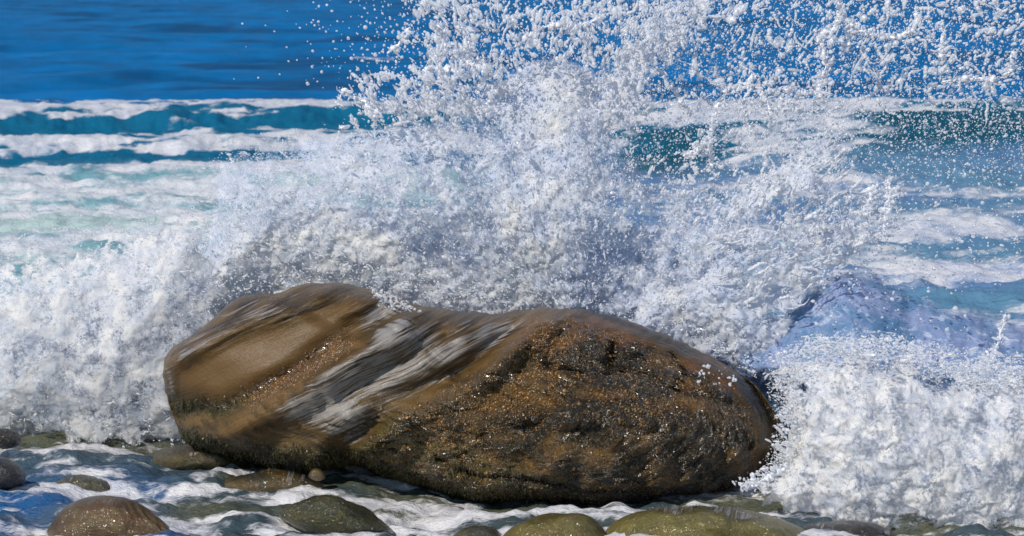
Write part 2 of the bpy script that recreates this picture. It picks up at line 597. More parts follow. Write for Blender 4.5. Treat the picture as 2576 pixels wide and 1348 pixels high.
CALM = [(430, 925), (520, 880), (680, 815), (830, 780), (900, 800), (840, 880), (740, 950), (620, 1010), (470, 1015), (430, 980)]
CRACKS = [[(1420, 930), (1500, 945), (1580, 925), (1600, 890)], [(1540, 860), (1532, 940)], [(1350, 1070), (1440, 1078), (1540, 1060), (1640, 1080)],
          [(1620, 940), (1700, 985), (1790, 1000), (1880, 1020)], [(1100, 1150), (1200, 1195), (1330, 1205), (1480, 1235), (1640, 1230)],
          [(1690, 890), (1720, 940), (1700, 985)], [(1240, 1000), (1300, 1050), (1350, 1070)], [(1780, 1060), (1830, 1110), (1890, 1120)], [(1384, 925), (1400, 990), (1380, 1040)]]


def boulder_relief(u, v):
    r = 0
    # left lobe: crest, then hollow smooth flank, crumbly groove, second slab
    r = r + 0.07 * g(seg_dist(u, v, [(440, 900), (520, 855), (640, 800), (800, 745)]), 32)
    r = r - 0.05 * g(seg_dist(u, v, [(560, 940), (700, 880), (850, 800)]), 60)
    r = r - 0.13 * g(seg_dist(u, v, [(450, 1030), (560, 1035), (640, 1000), (760, 930), (860, 860), (960, 800)]), 34)
    r = r + 0.08 * g(seg_dist(u, v, [(600, 1060), (720, 1000), (860, 915), (1000, 830)]), 45)
    r = r - 0.08 * g(seg_dist(u, v, [(640, 1130), (780, 1060), (930, 960), (1120, 850)]), 30)
    r = r + 0.05 * g(seg_dist(u, v, [(700, 1120), (850, 1030), (1000, 940), (1200, 820)]), 26)
    r = r - 0.10 * g(seg_dist(u, v, [(850, 1130), (930, 1060), (1050, 985), (1170, 930), (1290, 835)]), 26)
    r = r + 0.13 * g(seg_dist(u, v, [(1000, 1040), (1180, 960), (1300, 870), (1390, 800)]), 30)
    r = r + 0.05 * g(seg_dist(u, v, [(1390, 790), (1440, 900), (1400, 1000), (1420, 1150)]), 60)
    r = r - 0.10 * sstep(1450, 1900, u) * sstep(800, 900, v)
    # face: ledges and hollows
    fm = sstep(-10, 50, poly_sd(u, v, FACE))
    r = r + fm * (0.075 * fbm(u / 210, v / 120, 0, 3, 101) + 0.055 * ridge_noise(u, v, 95, 105) + 0.016 * fbm(u / 30, v / 20, 0, 3, 109, True))
    r = r - 0.07 * g(np.hypot((u - 1384), (v - 925)), 24) - 0.05 * g(seg_dist(u, v, [(1537, 868), (1534, 925)]), 9)
    r = r - 0.05 * g(seg_dist(u, v, [(1340, 1068), (1430, 1075)]), 16)
    for cr in CRACKS:
        r = r - 0.035 * g(seg_dist(u, v, cr) + 5 * fbm(u / 20, v / 20, 1.5, 3, 160), 6)
    r = r + 0.05 * g(seg_dist(u, v, [(1450, 800), (1600, 845), (1750, 905), (1850, 960), (1905, 1050), (1915, 1120)]), 20)
    r = r - 0.10 * g(seg_dist(u, v, [(1880, 960), (1935, 1050), (1945, 1130), (1915, 1190)]), 16)
    # rivulets and grain on the washed part
    ac, al = flow_uv(u, v)
    calm = 1 - 0.85 * sstep(-20, 40, poly_sd(u, v, CALM))
    r = r + calm * (1 - fm) * (0.030 * (np.abs(fbm(ac / 42, al / 420, 0, 3, 115)) * 2 - 0.5) + 0.022 * fbm(ac / 30, al / 260, 0, 3, 111) + 0.006 * fbm(ac / 9, al / 120, 0, 2, 113))
    # undercut along the foot
    foot = sstep(0, 90, v - np.interp(u, [400, 600, 780, 850, 1000, 1200, 1500, 1900], [1075, 1110, 1150, 1110, 1165, 1215, 1230, 1190]))
    r = r - 0.5 * foot
    return r


co, fa, u, v, isf = rock_shape(OUT, (1180, 1010), 14.5, 0.62, 0.6, 7, boulder_relief, power=0.66)
nrm = vnormals(co, fa)
rgh = 0.006 * fbm(co[:, 0] / 0.035, co[:, 1] / 0.035, co[:, 2] / 0.035, 3, 120, True)
fm = sstep(-10, 40, poly_sd(u, v, FACE)) * isf
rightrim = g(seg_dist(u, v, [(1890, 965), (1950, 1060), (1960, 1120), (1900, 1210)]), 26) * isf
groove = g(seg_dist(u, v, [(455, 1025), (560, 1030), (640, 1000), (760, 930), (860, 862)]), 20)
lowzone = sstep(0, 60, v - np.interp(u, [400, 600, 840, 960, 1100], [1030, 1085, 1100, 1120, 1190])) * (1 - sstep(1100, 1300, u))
roughm = np.clip(fm + 0.8 * rightrim + groove * 0.9 + lowzone, 0, 1)
ac0, al0 = flow_uv(u, v)
flat = (1 - 0.8 * sstep(-20, 40, poly_sd(u, v, CALM))) * (1 - roughm) * (0.010 * fbm(ac0 / 26, al0 / 220, 0, 3, 161) + 0.005 * fbm(ac0 / 9, al0 / 110, 0, 2, 163)) + roughm * (0.014 * fbm(co[:, 0] / 0.12, co[:, 1] / 0.12, co[:, 2] / 0.12, 4, 165))
co = co + nrm * ((rgh * (0.1 + 2.2 * roughm)) * (1 + 1.5 * rightrim) + flat)[:, None]


def mixc(c, col, m):
    m = np.clip(m, 0, 1)[:, None]
    return c * (1 - m) + np.array(col) * m


c = np.tile(np.array([0.205, 0.115, 0.035]), (len(u), 1))
c = mixc(c, (0.11, 0.070, 0.028), sstep(-0.1, 0.4, fbm(u / 120, v / 80, 0, 3, 131)))
ac1, al1 = flow_uv(u, v)
calm_ = sstep(-20, 40, poly_sd(u, v, CALM))
cre = (1 - calm_) * sstep(0.10, 0.0, np.abs(fbm(ac1 / 42, al1 / 420, 0, 3, 115))) * (1 - fm)
c = mixc(c, (0.035, 0.022, 0.012), cre * 0.8)  # crease shading painted into the colour, following the relief
c = mixc(c, (0.145, 0.080, 0.027), calm_)
c = mixc(c, (0.33, 0.17, 0.036), fm * sstep(-0.1, 0.3, fbm(u / 150, v / 90, 0, 4, 133)))
c = mixc(c, (0.33, 0.11, 0.028), 0.75 * g(seg_dist(u, v, [(1560, 960), (1750, 940), (1840, 990)]), 55) * sstep(-0.2, 0.2, fbm(u / 60, v / 25, 0, 3, 135)))
c = mixc(c, (0.33, 0.12, 0.030), 0.75 * g(seg_dist(u, v, [(1350, 850), (1500, 830), (1600, 880)]), 35))
blk = fm * sstep(-0.04, 0.14, fbm(u / 110, v / 50, 0.4, 5, 137, gain=0.65) + 0.25 * g(seg_dist(u, v, [(1340, 1060), (1500, 1040), (1700, 1080)]), 55)
                 + 0.3 * g(seg_dist(u, v, [(1420, 920), (1560, 900), (1620, 940)]), 38) + 0.3 * g(seg_dist(u, v, [(1750, 1150), (1900, 1080)]), 70))
c = mixc(c, (0.022, 0.022, 0.018), blk * 0.95)
c = mixc(c, (0.17, 0.13, 0.02), 0.85 * g(seg_dist(u, v, [(900, 1100), (1050, 1120), (1250, 1190)]), 70) * sstep(-0.3, 0.2, fbm(u / 60, v / 40, 0, 3, 139)))
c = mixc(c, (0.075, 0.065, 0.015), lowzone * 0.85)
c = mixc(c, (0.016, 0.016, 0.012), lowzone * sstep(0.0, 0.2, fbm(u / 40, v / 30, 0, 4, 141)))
c = mixc(c, (0.20, 0.085, 0.03), groove * 0.7 * sstep(620, 700, u))
c = mixc(c, (0.07, 0.065, 0.012), groove * 0.9 * (1 - sstep(560, 640, u)))
for cr in CRACKS:
    c = mixc(c, (0.012, 0.011, 0.009), 0.85 * g(seg_dist(u, v, cr) + 6 * fbm(u / 20, v / 20, 1.5, 3, 160), 8) * fm)
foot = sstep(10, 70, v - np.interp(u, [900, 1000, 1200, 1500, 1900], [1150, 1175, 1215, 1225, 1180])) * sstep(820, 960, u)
c = mixc(c, (0.012, 0.012, 0.010), foot * 0.9)  # undercut shade painted into the colour, together with black biofilm
c = mixc(c, (0.012, 0.012, 0.011), rightrim * 0.9)  # shade on the right end painted into the colour
c = mixc(c, (0.015, 0.013, 0.012), 0.9 * g(seg_dist(u, v, [(1490, 782), (1570, 812), (1660, 850), (1760, 892)]), 7))
c = mixc(c, (0.10, 0.07, 0.03), (1 - isf) * 0.8)
boulder = bpy.data.objects.new("boulder", None)
COL.objects.link(boulder)
boulder.empty_display_size = 0.2
bb = (float(co[:, 0].mean()), 14.5, 0.0)
boulder.location = bb
props(boulder, "huge wet brown boulder with water pouring off its left slope, in front of the splash", "boulder")
bco = co - np.array(bb)
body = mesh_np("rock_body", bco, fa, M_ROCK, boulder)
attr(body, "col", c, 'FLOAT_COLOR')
attr(body, "rough", roughm)
wetz = fm * (1.0 * g(seg_dist(u, v, [(1400, 830), (1350, 950), (1180, 1030), (1080, 1110)]), 75) + 0.8 * g(np.hypot(u - 1610, v - 1040), 80) + 0.2)
attr(body, "wet", np.clip(wetz + groove * sstep(600, 640, u), 0, 1))
acb, alb = flow_uv(u, v)
attr(body, "calm", calm_)
attr(body, "flow", np.stack([acb / 9, alb / 200, 0 * acb], 1), 'FLOAT_VECTOR')
B_CO, B_N, B_U, B_V, B_F, B_FA = bco, vnormals(bco, fa), u, v, isf, fa

# film of running water on the washed slope, and the strip along the right-hand crest
ac, al = flow_uv(u, v)
dwash = poly_sd(u, v, [(540, 720), (700, 680), (950, 690), (1100, 730), (1420, 735), (1350, 850), (1240, 930), (1060, 1010), (960, 1100), (900, 1140),
                       (760, 1080), (590, 1080), (700, 1000), (930, 850), (760, 880), (440, 960), (415, 930), (440, 870)])
amt = sstep(-12, 30, dwash)
amt = amt * (0.75 + 0.15 * g(seg_dist(u, v, [(1360, 785), (1150, 880), (960, 980), (760, 1040)]), 75) + 0.3 * g(seg_dist(u, v, [(1000, 790), (900, 900), (760, 1000)]), 60))
amt = amt * (0.75 + 0.5 * fbm(u / 120, v / 80, 0.3, 3, 171)) * (1 - 0.75 * g(seg_dist(u, v, [(480, 980), (650, 900), (850, 820)]), 55))
crest = g(seg_dist(u, v, [(1390, 782), (1500, 795), (1640, 850), (1780, 915), (1860, 965), (1905, 1050), (1915, 1110), (1905, 1150)]), 11)
edge_l = g(seg_dist(u, v, [(440, 905), (520, 860), (640, 800), (760, 735)]), 9) + g(seg_dist(u, v, [(428, 930), (436, 980)]), 14)
amt = amt * (1 - 0.85 * sstep(-10, 30, poly_sd(u, v, CALM)))
amt = np.clip(np.maximum(np.maximum(amt, crest * 0.45), edge_l * 0.7), 0, 1.3) * isf * sstep(0.0, 0.3, -B_N[:, 1])
keep = amt[fa].min(1) > 0.06
ff = fa[keep]
used, inv = np.unique(ff, return_inverse=True)
riv = fbm(ac / 22, al / 240, 0, 3, 151)
film_co = bco + B_N * (0.004 + 0.010 * np.clip(riv + 0.3, 0, 1) * np.clip(amt, 0, 1))[:, None]
dcr = seg_dist(u, v, [(1390, 782), (1500, 795), (1640, 850), (1780, 915), (1860, 965), (1905, 1050), (1915, 1110), (1905, 1150)])
wc = sstep(30, 16, dcr)
flow_a = ac / 9 * (1 - wc) + (dcr / 8) * wc
flow_b = al / 210 * (1 - wc) + (u + v) / 120 * wc
film = mesh_np("water_film", film_co[used], inv.reshape(-1, 3), M_FILM, boulder)
attr(film, "amount", amt[used])
attr(film, "flow", np.stack([flow_a, flow_b, 0 * ac], 1)[used], 'FLOAT_VECTOR')
props(film, "sheet of running water with pale streaks")


# barnacles crusting the face
def scatter_on(mask, n, rg):
    w = np.clip(mask, 0, None) * (B_F > 0.5)
    w = w[B_FA].mean(1)
    e1, e2 = B_CO[B_FA[:, 1]] - B_CO[B_FA[:, 0]], B_CO[B_FA[:, 2]] - B_CO[B_FA[:, 0]]
    w = w * np.linalg.norm(np.cross(e1, e2), axis=1)
    f = B_FA[rg.choice(len(w), n, p=w / w.sum())]
    b = rg.dirichlet((1, 1, 1), n)
    p = sum(B_CO[f[:, k]] * b[:, k:k + 1] for k in range(3))
    q = sum(B_N[f[:, k]] * b[:, k:k + 1] for k in range(3))
    return p, q / np.linalg.norm(q, axis=1)[:, None]


def cone_field(base, N, rad, hgt, rg):
    n = len(base)
    N = N + rg.normal(0, 0.25, N.shape); N /= np.linalg.norm(N, axis=1)[:, None]
    A = np.cross(N, np.array([0.3, 0.2, 0.93])); A /= np.linalg.norm(A, axis=1)[:, None]
    Bv = np.cross(N, A)
    V, F = [], []
    K = 6
    ph = rg.uniform(0, 6.28, n)
    for ring, (rs, hs) in enumerate(((1.0, -0.2), (0.75, 0.6), (0.35, 1.0))):
        for k in range(K):
            a = ph + k * 2 * math.pi / K
            V.append(base + (A * np.cos(a)[:, None] + Bv * np.sin(a)[:, None]) * (rad * rs)[:, None] + N * (hgt * hs)[:, None])
    V.append(base + N * (hgt * 0.75)[:, None])
    V = np.stack(V, 1)
    m = V.shape[1]
    off = np.arange(n)[:, None] * m
    for r in (0, 1):
        for k in range(K):
            a, b = r * K + k, r * K + (k + 1) % K
            F.append(off + np.array([[a, b, b + K]])); F.append(off + np.array([[a, b + K, a + K]]))
    for k in range(K):
        F.append(off + np.array([[2 * K + k, 2 * K + (k + 1) % K, 3 * K]]))
    return V.reshape(-1, 3), np.concatenate(F, 0)


bmask = fm * (0.15 + 1.2 * g(seg_dist(u, v, [(1380, 850), (1330, 960), (1130, 1080)]), 80) + 0.8 * g(np.hypot(u - 1600, v - 1040), 90)) + 1.2 * groove * sstep(600, 640, u)
bp_, bn_ = scatter_on(bmask, 9000, rng)
V, F = cone_field(bp_, bn_, rng.lognormal(math.log(0.0026), 0.45, len(bp_)), rng.uniform(0.0015, 0.0045, len(bp_)), rng)
bar = mesh_np("barnacles", V, F, M_BARN, boulder, smooth=False)
bar["kind"] = "stuff"

# weed hanging along the foot of the left half
wmask = lowzone * (1 + 0 * u) + 0.8 * groove * (1 - sstep(560, 640, u)) + 0.5 * g(seg_dist(u, v, [(960, 1120), (1100, 1160), (1300, 1220)]), 36)
base, N = scatter_on(wmask * sstep(-0.15, 0.15, fbm(u / 50, v / 35, 0.8, 3, 181)), 11000, rng)
n = len(base)
ln = rng.uniform(0.005, 0.017, n)
d = N * 0.08 + np.array([0.1, 0, -0.9]) + rng.normal(0, 0.3, (n, 3)); d /= np.linalg.norm(d, axis=1)[:, None]
side = np.cross(d, N); side /= np.linalg.norm(side, axis=1)[:, None] + 1e-9
wd = rng.uniform(0.0012, 0.003, n)
V = np.stack([base - side * wd[:, None], base + side * wd[:, None],
              base + d * (ln * .55)[:, None] + N * 0.005 + side * wd[:, None], base + d * (ln * .55)[:, None] + N * 0.005 - side * wd[:, None],
              base + d * ln[:, None]], 1)
off = np.arange(n)[:, None] * 5
F = np.concatenate([off + np.array([[0, 1, 2]]), off + np.array([[0, 2, 3]]), off + np.array([[3, 2, 4]])], 0)
weed = mesh_np("seaweed", V.reshape(-1, 3), F, M_WEED, boulder)
weed["kind"] = "stuff"


# --- the smaller rocks around it
def small_rock(name, outline, Y, depth, label, base, alt, seed, film_amt=0.5, grain=1.0, dark=0.3, cat="rock", fdir=(-0.3, 1.0), bands=0):
    o = np.array(outline, float)
    cen = (float(o[:, 0].mean()), float(o[:, 1].mean()))
    ctr = np.array([*[float(q) for q in at(cen[0], cen[1], Y)]])

    def rel(u, v):
        r = 0.03 * fbm(u / 90, v / 60, seed * 1.0, 3, seed) * depth / 0.2
        if bands:
            r = r + 0.012 * np.sin((u * 0.9 - v * 0.5) / 2.6) * sstep(0.05, 0.5, (u - cen[0]) / 160) * bands
        return r
    co, fa, u, v, isf = rock_shape(outline, cen, Y, depth, depth, 5, rel, power=0.85)
    nr = vnormals(co, fa)
    nz = fbm(co[:, 0] / 0.05, co[:, 1] / 0.05, co[:, 2] / 0.05, 4, seed + 3)
    n0 = fbm(co[:, 0] / 0.16, co[:, 1] / 0.16, co[:, 2] / 0.16, 3, seed + 5)
    co = co + nr * (0.006 * grain * nz + 0.022 * grain * n0 * min(1, depth / 0.15))[:, None]
    root = bpy.data.objects.new(name, None); COL.objects.link(root); root.location = ctr
    root.empty_display_size = 0.1
    props(root, label, cat)
    c = np.tile(np.array(base), (len(u), 1))
    c = mixc(c, alt, sstep(-0.15, 0.3, fbm(u / 40, v / 25, seed * .7, 4, seed + 7)))
    c = mixc(c, (0.02, 0.02, 0.014), 0.8 * dark * sstep(0.0, 0.4, fbm(u / 30, v / 30, seed * .3, 4, seed + 9)))
    b = mesh_np("rock_body", co - ctr, fa, M_ROCK, root)
    attr(b, "col", c, 'FLOAT_COLOR'); attr(b, "rough", np.full(len(u), 0.55 * grain)); attr(b, "wet", np.full(len(u), 0.5)); attr(b, "flow", np.stack([u / 60, v / 40, 0 * u], 1), "FLOAT_VECTOR")
    if film_amt > 0:
        top = sstep(0.25, 0.75, nr[:, 2]) * film_amt + film_amt * 0.35
        top = 0.75 * top * sstep(-0.2, 0.3, fbm(u / 90, v / 40, seed, 2, seed + 11))
        keep = (top[fa].min(1) > 0.05) & (isf[fa].min(1) > 0.0)
        if keep.sum() > 20:
            ff = fa[keep]; used, inv = np.unique(ff, return_inverse=True)
            cof = co - ctr + nr * 0.005
            fi = mesh_np("water_film", cof[used], inv.reshape(-1, 3), M_FILM, root); fi["kind"] = "stuff"
            attr(fi, "amount", top[used])
            ac = u * fdir[1] - v * fdir[0]; al = u * fdir[0] + v * fdir[1]
            attr(fi, "flow", np.stack([ac / 9, al / 60, 0 * ac + seed], 1)[used], 'FLOAT_VECTOR')
    return root


BR = (0.16, 0.085, 0.03); OL = (0.20, 0.165, 0.03); DK = (0.03, 0.028, 0.02); GO = (0.15, 0.10, 0.03); GR = (0.07, 0.07, 0.05)
small_rock("rock", [(120, 1330), (150, 1285), (200, 1255), (260, 1245), (330, 1255), (380, 1285), (430, 1330), (470, 1370), (400, 1410), (200, 1410), (100, 1370)],
           13.5, 0.2, "smooth domed brown rock with fine dark ribs on its right side, low at the left", BR, GO, 201, 0.25, 0.35, 0.2, bands=1)
small_rock("rock", [(1260, 1348), (1300, 1315), (1350, 1297), (1420, 1290), (1480, 1296), (1520, 1330), (1540, 1400), (1500, 1440), (1300, 1440), (1230, 1400)],
           13.35, 0.2, "small rounded olive green rock touching the larger olive rock below the boulder", OL, (0.24, 0.175, 0.04), 211, 0.3, 0.6, 0.2)
small_rock("rock", [(1505, 1360), (1540, 1310), (1600, 1285), (1700, 1274), (1800, 1274), (1880, 1284), (1960, 1305), (2020, 1330), (2060, 1370), (2050, 1440), (1800, 1470), (1560, 1450)],
           13.4, 0.3, "broad olive green rock below the boulder with a rim of blue water on its right", OL, (0.25, 0.20, 0.04), 221, 0.7, 0.6, 0.2)
small_rock("rock", [(690, 1290), (735, 1262), (790, 1247), (850, 1246), (890, 1266), (920, 1280), (950, 1305), (1000, 1338), (985, 1358), (900, 1375), (800, 1355), (720, 1320)],
           13.55, 0.2, "slanting dark mossy rock washed by foam between the domed brown rock and the boulder", (0.06, 0.065, 0.02), (0.12, 0.11, 0.02), 231, 0.25, 0.9, 0.7)
small_rock("rock", [(335, 1170), (370, 1142), (430, 1128), (480, 1118), (560, 1118), (620, 1130), (660, 1165), (640, 1200), (480, 1205), (350, 1195)],
           14.75, 0.3, "flat brown rock streaked with water under the left end of the boulder", (0.11, 0.085, 0.03), (0.09, 0.075, 0.02), 241, 0.8, 0.7, 0.4)
small_rock("rock", [(520, 1230), (570, 1202), (640, 1186), (720, 1184), (790, 1202), (840, 1235), (700, 1265), (560, 1262)],
           14.2, 0.15, "low brown rock barely above the water below the weedy foot of the boulder", GO, GR, 251, 0.6, 0.6, 0.3)
small_rock("rock", [(772, 1200), (782, 1182), (798, 1176), (812, 1183), (822, 1202), (800, 1212)],
           14.05, 0.035, "tiny brown pebble sized rock beside the weedy foot of the boulder", (0.14, 0.09, 0.03), GO, 261, 0, 0.6, 0.2)
small_rock("rock", [(-60, 1160), (-20, 1146), (20, 1152), (48, 1172), (66, 1200), (50, 1225), (-20, 1240), (-80, 1220)],
           14.0, 0.15, "blackish rock at the left edge with a pale trickle down its side", DK, (0.02, 0.03, 0.05), 271, 0.35, 0.7, 0.5)
small_rock("rock", [(-50, 1090), (-10, 1076), (30, 1082), (52, 1096), (50, 1120), (10, 1130), (-50, 1125)],
           14.6, 0.10, "grey black rock at the left edge half buried in white foam", (0.06, 0.06, 0.065), DK, 281, 0.3, 1.0, 0.5)
small_rock("rock", [(100, 1245), (140, 1205), (190, 1190), (240, 1196), (300, 1220), (330, 1250), (220, 1262)],
           14.15, 0.14, "olive rock awash behind the domed brown rock", (0.11, 0.10, 0.05), GR, 291, 0.6, 0.4, 0.2)
small_rock("rock", [(1130, 1360), (1155, 1330), (1200, 1319), (1240, 1326), (1270, 1350), (1260, 1390), (1150, 1395)],
           13.5, 0.12, "small grey rock poking from the foam left of the olive rocks", GR, (0.11, 0.10, 0.05), 301, 0.7, 0.6, 0.3)
small_rock("rock", [(1990, 1345), (2030, 1318), (2100, 1308), (2180, 1312), (2230, 1330), (2270, 1360), (2250, 1410), (2050, 1420)],
           13.5, 0.18, "dark rock under violet blue water to the right of the broad olive rock", (0.05, 0.04, 0.045), DK, 311, 0.9, 0.6, 0.5)

# ------------------------------------------------------------------ whitewater
def mound(name, outline, centre, Y, front, back, sub, label, amp=1.0, seed=400, mat=M_FOAM, kind="stuff", cat=None, sc=0.22):
    co, fa, u, v, isf = rock_shape(outline, centre, Y, front, back, sub, None)
    nr = vnormals(co, fa)
    w = 0.25 * np.stack([fbm(co[:, 0] / 0.3, co[:, 1] / 0.3, co[:, 2] / 0.3, 3, seed + k) for k in (1, 2, 3)], 1)
    q = co + w
    b1 = np.abs(fbm(q[:, 0] / sc, q[:, 1] / sc, q[:, 2] / sc, 4, seed + 5))
    b2 = fbm(q[:, 0] / (sc * .3), q[:, 1] / (sc * .3), q[:, 2] / (sc * .3), 4, seed + 9, True)
    big = fbm(co[:, 0] / 0.5, co[:, 1] / 0.5, co[:, 2] / 0.5, 2, seed + 13)
    co = co + nr * (amp * (0.16 * b1 + 0.018 * b2 + 0.06 * big))[:, None]
    o = mesh_np(name, co, fa, mat)
    props(o, label, cat, kind)
    return o, co, nr, fa


W = {}
W['right'] = mound("whitewater", [(1960, 1240), (1985, 1120), (2010, 1020), (2080, 965), (2200, 950), (2330, 980), (2450, 1010), (2600, 1035), (2750, 1060), (2800, 1200), (2750, 1450), (2400, 1480), (2100, 1400), (2000, 1330)],
                   (2330, 1200), 14.45, 0.30, 0.6, 7, "mass of white surf piled up against the right end of the boulder", 0.4, 410, cat="surf")
W['left'] = mound("whitewater", [(560, 720), (500, 840), (480, 1100), (440, 1180), (300, 1200), (100, 1160), (-60, 1150), (-250, 1130), (-280, 900), (-150, 800), (20, 770), (180, 740), (330, 680), (460, 640)],
                  (170, 920), 15.9, 0.7, 0.8, 7, "mass of white surf heaped behind the left end of the boulder", 0.5, 430, cat="surf")
W['mid'] = mound("whitewater", [(480, 900), (500, 700), (600, 610), (800, 580), (1100, 560), (1400, 560), (1600, 600), (1740, 680), (1830, 800), (1850, 1000), (1700, 1150), (900, 1150)],
                 (1200, 830), 15.9, 0.5, 0.6, 7, "dense white body of the splash rising straight behind the boulder", 1.0, 450, cat="surf")

# ------------------------------------------------------------------ spray
def sample_poly(poly, n, soft, Y0, Y1, nz=(0.0, 1.0), nscale=(60, 60), seed=500, wfun=None):
    p = np.array(poly, float)
    lo, hi = p.min(0) - soft, p.max(0) + soft
    out = []
    tot = 0
    OX, OY = 1450, 900
    while tot < n:
        m = int(n * 2.5) + 2000
        u = rng.uniform(lo[0], hi[0], m); v = rng.uniform(lo[1], hi[1], m); Y = rng.uniform(Y0, Y1, m)
        d = poly_sd(u, v, poly)
        w = sstep(-soft, soft, d)
        if nz[0] > 0:
            r = np.hypot(u - OX, v - OY); th = np.arctan2(v - OY, u - OX)
            q = fbm(r / nscale[0] * 0.35 + 3 * np.cos(th), th * 600 / nscale[1], Y * 2.0, 3, seed)
            q2 = fbm(u / nscale[0] * 1.4, v / nscale[1] * 1.4, Y * 2, 3, seed + 5)
            w = w * np.clip((1 - nz[0]) + nz[0] * sstep(-0.25, 0.35, 0.6 * q + 0.6 * q2) * nz[1], 0, 1)
        if wfun is not None:
            w = w * wfun(u, v)
        k = rng.uniform(0, 1, m) < w
        out.append(np.stack([u[k], v[k], Y[k]], 1)); tot += int(k.sum())
    return np.concatenate(out, 0)[:n]


def gather(P, s, a1, a2, seed, it=2):
    """draw points on to the crossing lines of two noise fields: sheets and threads of water"""
    P = P.copy()

    def F(P, sd):
        return fbm(P[:, 0] / s, P[:, 1] / s, P[:, 2] * 0.8, 3, sd)
    e = s * 0.04
    for _ in range(it):
        for a, sd in ((a1, seed), (a2, seed + 20)):
            if a <= 0: continue
            f0 = F(P, sd)
            Q = P.copy(); Q[:, 0] += e; gx = (F(Q, sd) - f0) / e
            Q = P.copy(); Q[:, 1] += e; gy = (F(Q, sd) - f0) / e
            g2 = gx * gx + gy * gy + (0.35 / s) ** 2
            P[:, 0] -= a * f0 * gx / g2; P[:, 1] -= a * f0 * gy / g2
    return P


def spray(name, groups, label, cat="spray"):
    """groups: list of (points uvY, radii, stretch)"""
    P = np.concatenate([q[0] for q in groups]); R = np.concatenate([q[1] for q in groups]); S = np.concatenate([q[2] for q in groups])
    x, y, z = at(P[:, 0], P[:, 1], P[:, 2])
    n = len(P)
    co = np.stack([x, y, z], 1)
    me = bpy.data.meshes.new(name)
    me.vertices.add(n)
    me.vertices.foreach_set("co", co.astype(np.float32).ravel())
    o = bpy.data.objects.new(name, me); COL.objects.link(o)
    props(o, label, cat, "stuff")
    # stretched along the way it flies: outwards from the place where the wave struck
    ang = np.arctan2(-(P[:, 1] - 900), P[:, 0] - 1450) + rng.normal(0, 0.5, n)
    rot = np.stack([rng.uniform(-0.5, 0.5, n), -ang, rng.uniform(-0.5, 0.5, n)], 1)
    scl = np.stack([R * S, R, R], 1)
    scl = scl * rng.uniform(0.75, 1.25, (n, 3))
    for nm, d in (("rot", rot), ("scl", scl)):
        a = me.attributes.new(nm, 'FLOAT_VECTOR', 'POINT'); a.data.foreach_set("vector", d.astype(np.float32).ravel())
    ng = bpy.data.node_groups.new(name + "_nodes", 'GeometryNodeTree')
    ng.interface.new_socket("Geometry", in_out='INPUT', socket_type='NodeSocketGeometry')
    ng.interface.new_socket("Geometry", in_out='OUTPUT', socket_type='NodeSocketGeometry')
    N, L = ng.nodes, ng.links
    gi, go = N.new("NodeGroupInput"), N.new("NodeGroupOutput")
    jn = N.new("GeometryNodeJoinGeometry")
    for i in range(4):
        ic = N.new("GeometryNodeMeshIcoSphere"); ic.inputs["Subdivisions"].default_value = 2 if i < 2 else 3
        ic.inputs["Radius"].default_value = 1.0
        spn = N.new("GeometryNodeSetPosition")
        nt = N.new("ShaderNodeTexNoise"); nt.noise_dimensions = '4D'
        nt.inputs["W"].default_value = i * 3.7; nt.inputs["Scale"].default_value = 0.9 + 0.25 * i; nt.inputs["Detail"].default_value = 1.0
        vm = N.new("ShaderNodeVectorMath"); vm.operation = 'SUBTRACT'; vm.inputs[1].default_value = (0.5, 0.5, 0.5)
        vs = N.new("ShaderNodeVectorMath"); vs.operation = 'SCALE'; vs.inputs["Scale"].default_value = (0.2, 0.7, 1.1, 1.7)[i]
        L.new(nt.outputs["Color"], vm.inputs[0]); L.new(vm.outputs[0], vs.inputs[0]); L.new(vs.outputs[0], spn.inputs["Offset"])
        L.new(ic.outputs["Mesh"], spn.inputs["Geometry"])
        ss = N.new("GeometryNodeSetShadeSmooth"); L.new(spn.outputs[0], ss.inputs["Geometry"])
        sm = N.new("GeometryNodeSetMaterial"); sm.inputs["Material"].default_value = M_DROP
        L.new(ss.outputs[0], sm.inputs["Geometry"])
        gti = N.new("GeometryNodeGeometryToInstance"); L.new(sm.outputs[0], gti.inputs[0])
        L.new(gti.outputs[0], jn.inputs[0])
    iop = N.new("GeometryNodeInstanceOnPoints")
    L.new(gi.outputs[0], iop.inputs["Points"]); L.new(jn.outputs[0], iop.inputs["Instance"])
    iop.inputs["Pick Instance"].default_value = True
    for nm, sock in (("rot", "Rotation"), ("scl", "Scale")):
        na = N.new("GeometryNodeInputNamedAttribute"); na.data_type = 'FLOAT_VECTOR'; na.inputs["Name"].default_value = nm
        L.new(na.outputs["Attribute"], iop.inputs[sock])
    ri = N.new("FunctionNodeRandomValue"); ri.data_type = 'INT'
    ri.inputs["Min"].default_value = 0; ri.inputs["Max"].default_value = 3
    out_i = [s for s in ri.outputs if s.type == 'INT'][0]
    mins = [s for s in ri.inputs if s.name in ("Min", "Max") and s.type == 'INT']
    mins[0].default_value = 0; mins[1].default_value = 3
    L.new(out_i, iop.inputs["Instance Index"])
    L.new(iop.outputs[0], go.inputs[0])
    md = o.modifiers.new("spray", 'NODES'); md.node_group = ng
    me.materials.append(M_DROP)
    return o


def rad(n, med, sg, mx):
    return np.clip(rng.lognormal(math.log(med), sg, n), 0.0009, mx)


def grp(P, med, sg, mx, st=1.5):
    n = len(P)
    return (P, rad(n, med, sg, mx), 1 + rng.exponential(st - 1, n))


